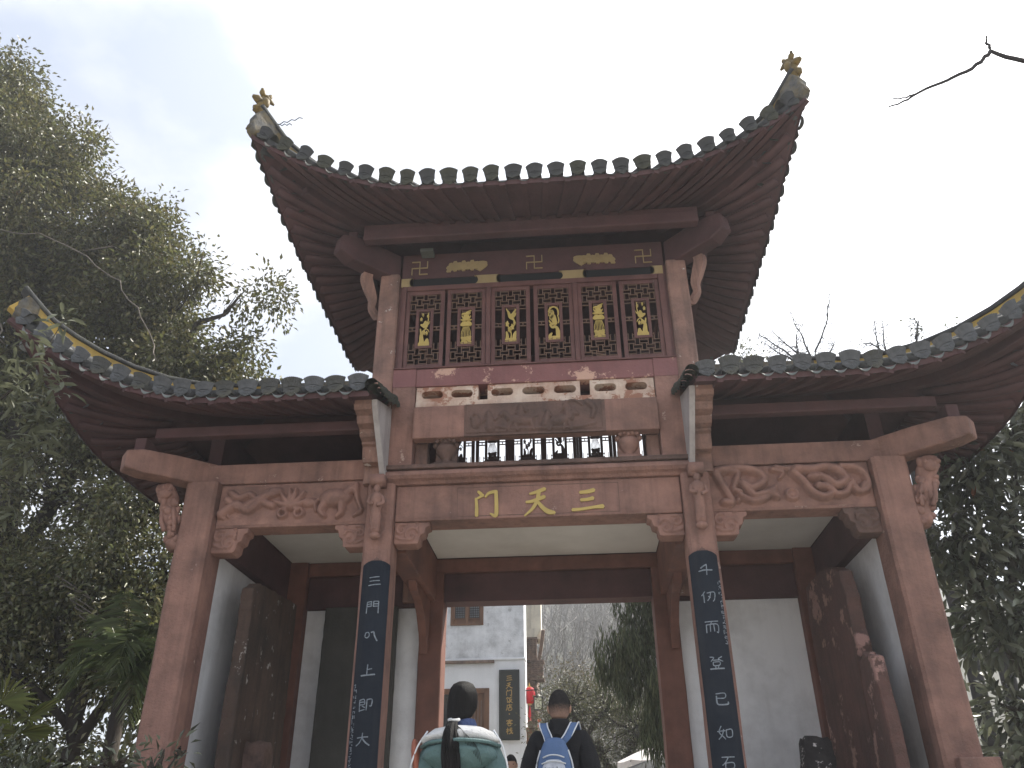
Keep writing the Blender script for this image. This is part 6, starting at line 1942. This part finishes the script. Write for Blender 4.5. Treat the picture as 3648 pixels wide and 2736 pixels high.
# knitted collar
MB().lathe((0, -.010, 1.425 * k + .0), [(.090, -.03), (.096, .0), (.090, .045), (.080, .070), (.073, .075), (.068, .06), (.066, .0)], 28).build('knit_collar', KNIT, w_, smooth=True)
# hood lying on the back: white lining above, teal shell below
def hood_fn(seed, amp):
    def fn(d, q):
        q = q * (1 + amp * mnoise.noise(Vector((d.x * 2.5 + seed, d.y * 2.5, d.z * 3))) + amp * .5 * mnoise.noise(Vector((d.x * 7 + seed, d.y * 7, d.z * 8))))
        q.z -= .10 * (abs(d.x) ** 2) * abs(q.x) * 1.2
        return q
    return fn
MB().ell((.0, -.055, 1.40 * k), (.236, .145, .058), 40, 18, None, hood_fn(1, .07)).build('hood_lining', WHITEF, w_, smooth=True)
mb = MB()
mb.ell((.0, -.098, 1.30 * k), (.225, .118, .12), 40, 22, None, lambda d, q: Vector((q.x * (1 - .52 * max(0, -d.z) ** .8), q.y * (1 + .16 * mnoise.noise(Vector((d.x * 4, d.z * 5, 3))) + .09 * mnoise.noise(Vector((d.x * 11, d.z * 9, 1)))), min(q.z, .048 + .006 * mnoise.noise(Vector((d.x * 12, d.y * 8, 0)))) - .10 * d.x * d.x * .35)))
mb.build('hood', TEAL, w_, smooth=True)
mb = MB()
mb.tube(smoothpath([(-.236, -.06, 1.335 * k), (-.16, -.175, 1.352 * k), (0, -.222, 1.36 * k), (.16, -.175, 1.352 * k), (.236, -.06, 1.335 * k)], 6), .011, 8)
mb.build('hood_hem', TEAL, w_, smooth=True)
for s in (-1, 1):                            # piping and the orange panel on the sleeve
    pts = [(s * .205 * 1.06 * k, -.07, 1.43 * k), (s * .262 * 1.06 * k, -.095, 1.33 * k), (s * .295 * 1.06 * k, -.115, 1.2 * k), (s * .30 * 1.06 * k, -.11, 1.1 * k), (s * .285 * 1.06 * k, -.06, 1.0 * k)]
    MB().tube(smoothpath(pts, 4), .0055, 6).build('piping', STRAPW, w_, smooth=True)
MB().ell((-.285 * k, -.045, 1.25 * k), (.028, .066, .13), 16, 12, Matrix.Rotation(-.18, 3, 'Y')).build('sleeve_panel', ORANGE, w_, smooth=True)
hrs = []
for z, rx, ry, cx, cy in ((.139, .006, .006, 0, -.005), (.132, .035, .045, 0, -.006), (.115, .064, .078, 0, -.008), (.085, .082, .100, 0, -.010), (.04, .093, .112, 0, -.012), (-.01, .096, .113, -.002, -.014), (-.055, .095, .108, -.004, -.018), (-.09, .087, .094, -.012, -.034), (-.118, .080, .080, -.016, -.058), (-.138, .062, .056, -.024, -.086), (-.150, .026, .028, -.034, -.116)):
    z = z * .88 if z > 0 else z * .92
    rx *= 1.05
    ring = []
    for i in range(44):
        a = 2 * math.pi * i / 44
        w2 = 1 + .022 * mnoise.noise(Vector((math.cos(a) * 7, math.sin(a) * 7, z * 3)))
        x, y = cx + math.cos(a) * rx * w2, cy + math.sin(a) * ry * w2
        if z < .075 and y > .02:
            y = .02 + (y - .02) * (.15 if abs(x) < .07 else .5)
            x *= .93
        ring.append(Vector((x * hs, y * hs + .02 * k * 0, z * hs)) + hc)
    hrs.append(ring)
MB().rings(hrs).build('hair', HAIR, w_, smooth=True)
tl = MB()
z0 = hc.z - .128
for i in range(46):
    a, r_ = NR.uniform(0, 6.28), math.sqrt(NR.random())
    sx, sy = math.cos(a) * r_, math.sin(a) * r_
    ex = NR.normal(0, .25)
    pts = smoothpath([(-.034 + sx * .014, -.118 + sy * .012, z0), (-.042 + sx * .034, -.185 + sy * .024, z0 - .07), (-.036 + sx * .046 + ex * .01, -.225 + sy * .026, z0 - .2), (-.02 + sx * .042 + ex * .02, -.222 + sy * .024, z0 - .34), (-.006 + sx * .022 + ex * .035, -.205 + sy * .02, z0 - NR.uniform(.40, .50))], 3)
    tl.tube(pts, [.008, .011, .012, .012, .012, .011, .011, .010, .009, .008, .007, .005, .002][:len(pts)], 5)
for i in range(9):
    tl.tube(smoothpath([(-.02, -.16, z0 - .03), (.03 + .01 * i, -.20, z0 - .07 - .01 * i), (.05 + .012 * i, -.205, z0 - .14 - .014 * i)], 3), .0012, 4)
tl.build('ponytail', HAIR, w_, smooth=True)
tr_ = MB()
tr_.tube([(-.034 + .03 * math.cos(a), -.122 + .026 * math.sin(a), z0 + .006 * math.sin(a)) for a in np.linspace(0, 2 * math.pi, 17)], .009, 8)
tr_.build('hair_tie', WHITEF, w_, smooth=True)
MB().tube(smoothpath([(.088 * hs, .02, hc.z - .02), (.092 * hs, .0, hc.z - .06), (.090 * hs, .005, hc.z - .11)], 3), .0015, 4).build('loose_strand', HAIR, w_, smooth=True)

# --- man in black fleece with a backpack
m_, J, k, hc, hs = person((.20, -1.36, -.36), 1.735, -.10, 'person with cropped dark hair in high necked black fleece, seen from behind', wide=1.04)
garment(m_, J, k, TN, TORSO + ARMS, {'pelvis': .05, 'spine': .06, 'chest': .06, 'neck0': .035, 'lsh': .045, 'rsh': .045, 'lel': .035, 'rel': .035, 'lwr': .025, 'rwr': .025}, 'pelvis', BLACKF, 'fleece')
MB().lathe((0, -.006, 1.47 * k), [(.105, -.07), (.088, -.02), (.078, .03), (.074, .065), (.068, .072), (.062, .06), (.062, .0)], 28).build('collar', BLACKF, m_, smooth=True)
garment(m_, J, k, LN, LE, {}, 'pelvis', DENIM, 'trousers')
shoes(m_, k)
FADEM = mat('cropped_hair_fading_at_the_nape', (.012, .011, .011), (.03, .026, .025), 40, .8, .5, 160, spec=.2)
def fade(m, z0, z1):
    t = m.node_tree
    pb = next(n for n in t.nodes if n.type == 'BSDF_PRINCIPLED')
    src = pb.inputs['Base Color'].links[0].from_socket
    tcn = next(n for n in t.nodes if n.type == 'TEX_COORD')
    sp = t.nodes.new('ShaderNodeSeparateXYZ')
    t.links.new(tcn.outputs['Object'], sp.inputs[0])
    nz = t.nodes.new('ShaderNodeTexNoise')
    nz.inputs['Scale'].default_value = 90
    t.links.new(tcn.outputs['Object'], nz.inputs['Vector'])
    ad = t.nodes.new('ShaderNodeMath')
    ad.operation = 'MULTIPLY_ADD'
    ad.inputs[1].default_value = .05
    t.links.new(nz.outputs['Fac'], ad.inputs[0])
    t.links.new(sp.outputs['Z'], ad.inputs[2])
    mr = t.nodes.new('ShaderNodeMapRange')
    mr.interpolation_type = 'SMOOTHSTEP'
    mr.inputs['From Min'].default_value = z0
    mr.inputs['From Max'].default_value = z1
    t.links.new(ad.outputs[0], mr.inputs['Value'])
    mx = t.nodes.new('ShaderNodeMixRGB')
    mx.inputs[1].default_value = (.34, .21, .155, 1)
    t.links.new(mr.outputs[0], mx.inputs[0])
    t.links.new(src, mx.inputs[2])
    t.links.new(mx.outputs[0], pb.inputs['Base Color'])
fade(FADEM, hc.z - .055, hc.z + .055)
def top_fn(d, q):
    q = q.copy()
    lim = (-.62 + 1.05 * smst(.3, .8, .5 + .5 * d.y)) * .128 * hs
    g = smst(-.55, .35, d.z)
    f = .955 + .06 * g + .05 * max(0, d.z) * (1 - d.z)
    q = Vector((q.x * f, q.y * f, max(q.z, lim)))
    return q * (1 + .012 * mnoise.noise(d * 9))
MB().ell(hc, (.0835 * hs, .1035 * hs, .132 * hs), 44, 34, None, top_fn).build('hair', FADEM, m_, smooth=True)
MB().tube([(-.084, .0, hc.z + .012), (-.080, -.02, hc.z + .008)], .004, 5).build('glasses_arm', IRON, m_)
MB().tube([(.083, .06, hc.z + .01), (.087, .01, hc.z + .014), (.083, -.02, hc.z + .002)], .0035, 5).build('glasses_arm', IRON, m_)
bp = empty('backpack', (.20, -1.36, -.30))
bp.rotation_euler = (0, 0, -.10)
tag(bp, 'blue and pale canvas backpack worn over the black fleece', 'backpack')
def rrect(w, d, n=28, p=3.2):
    return [(math.copysign(abs(math.cos(a)) ** (2 / p), math.cos(a)) * w, math.copysign(abs(math.sin(a)) ** (2 / p), math.sin(a)) * d) for a in np.linspace(0, 2 * math.pi, n, endpoint=False)]
mb = MB()
yc = -.235
rs = []
for z, w, d in ((.84, .115, .05), (.86, .132, .075), (.95, .138, .088), (1.06, .132, .086), (1.16, .118, .078), (1.24, .098, .066), (1.29, .075, .05), (1.315, .05, .03), (1.32, .02, .015)):
    rs.append([(-.012 + x, yc + y + .02 * (z - 1) * 1.0, z) for x, y in rrect(w, d)])
mb.rings(rs)
mb.build('bag', BPBLUE, bp, smooth=True)
mb = MB()
rs = []
for z, w, d in ((.86, .085, .02), (.88, .098, .04), (1.0, .096, .046), (1.08, .090, .042), (1.13, .078, .034), (1.165, .055, .02), (1.175, .03, .008)):
    rs.append([(-.012 + x, yc - .066 + y + .03 * (z - 1), z) for x, y in rrect(w, d)])
mb.rings(rs)
mb.build('pocket', BPPALE, bp, smooth=True)
mb = MB()
rr = random.Random(9)
for zz_ in np.arange(.9, 1.12, .05):
    for xx in np.arange(-.07, .06, .028):
        mb.box(xx, xx + .004, yc - .117 + .03 * (zz_ - 1) + .002, yc - .108 + .03 * (zz_ - 1), zz_ + rr.uniform(-.01, .01), zz_ + .014 + rr.uniform(0, .01))
kind(mb.build('printed_marks', NAVY, bp), 'stuff')
for s in (-1, 1):
    mb = MB()
    pts = smoothpath([(-.012 + s * .045, -.165, 1.285), (s * .075, -.14, 1.335), (s * .105, -.10, 1.395), (s * .118, -.035, 1.435), (s * .12, .04, 1.42), (s * .13, .10, 1.34), (s * .16, .11, 1.2)], 4)
    mb.bar(pts, .056, .014, (0, -.5, 1))
    mb.build('strap', BPBLUE, bp, smooth=False, bevel=.004)
    for e in (-1, 1):
        MB().tube([(p[0] + e * .029, p[1] - .004, p[2] + .008) for p in pts[:19]], .005, 6).build('strap_piping', STRAPW, bp, smooth=True)
    pts = [( -.012 + s * .137, yc - .02, .85), (-.012 + s * .143, yc - .03, 1.0), (-.012 + s * .128, yc - .03, 1.14), (-.012 + s * .10, yc - .025, 1.235)]
    MB().tube(smoothpath(pts, 4), .006, 6).build('side_piping', STRAPW, bp, smooth=True)
    MB().tube(smoothpath([(-.012 + s * .13, yc - .03, .90), (-.012 + s * .16, yc + .02, .86), (-.012 + s * .165, yc + .1, .84)], 4), .012, 6).build('lower_strap', STRAPW, bp, smooth=True)
for zz_, ww in ((1.195, .075), (1.155, .085)):
    MB().tube(smoothpath([(-.012 - ww, yc - .072, zz_ - .012), (-.012 - ww * .5, yc - .092, zz_), (-.012, yc - .098, zz_ + .004), (-.012 + ww * .5, yc - .092, zz_), (-.012 + ww, yc - .072, zz_ - .012)], 4), .005, 6).build('zip', STRAPW, bp, smooth=True)
MB().bar(smoothpath([(-.048, -.21, 1.30), (-.042, -.235, 1.275), (-.012, -.262, 1.262), (.018, -.235, 1.275), (.024, -.21, 1.30)], 4), .026, .008, (0, -1, .2)).build('handle', STRAPW, bp)

# --- child beyond the gate
c_, J, k, hc, hs = person((-.40, 1.5, 0), 1.155, math.pi + .1, 'person with short dark fringe, a child facing the camera beneath the inn sign', child=True)
garment(c_, J, k, TN, TORSO + ARMS, {}, 'pelvis', mat('dark_red_jacket', (.12, .03, .03), None, 5, .8, .3), 'jacket')
garment(c_, J, k, LN, LE, {}, 'pelvis', DENIM, 'trousers')
shoes(c_, k)
haircap(c_, hc, hs, HAIRSHORT, .084, .103, .128, -.35, .30, seed=8, puff=.03)

# ================================================================== the air: added thin haze volume, lifting the shade like lens glare
hz = kind(MB().box(-72, 72, -27, 133, -4, 62).build('veil_haze', STONE, None), 'stuff')
hm = bpy.data.materials.new('thin_veil_haze')
hm.use_nodes = True
ht = hm.node_tree
ht.nodes.clear()
ho = ht.nodes.new('ShaderNodeOutputMaterial')
hv = ht.nodes.new('ShaderNodeVolumePrincipled')
hv.inputs['Color'].default_value = (.93, .95, 1, 1)
hv.inputs['Density'].default_value = .0019
hv.inputs['Anisotropy'].default_value = .2
ht.links.new(hv.outputs[0], ho.inputs['Volume'])
hz.data.materials[0] = hm
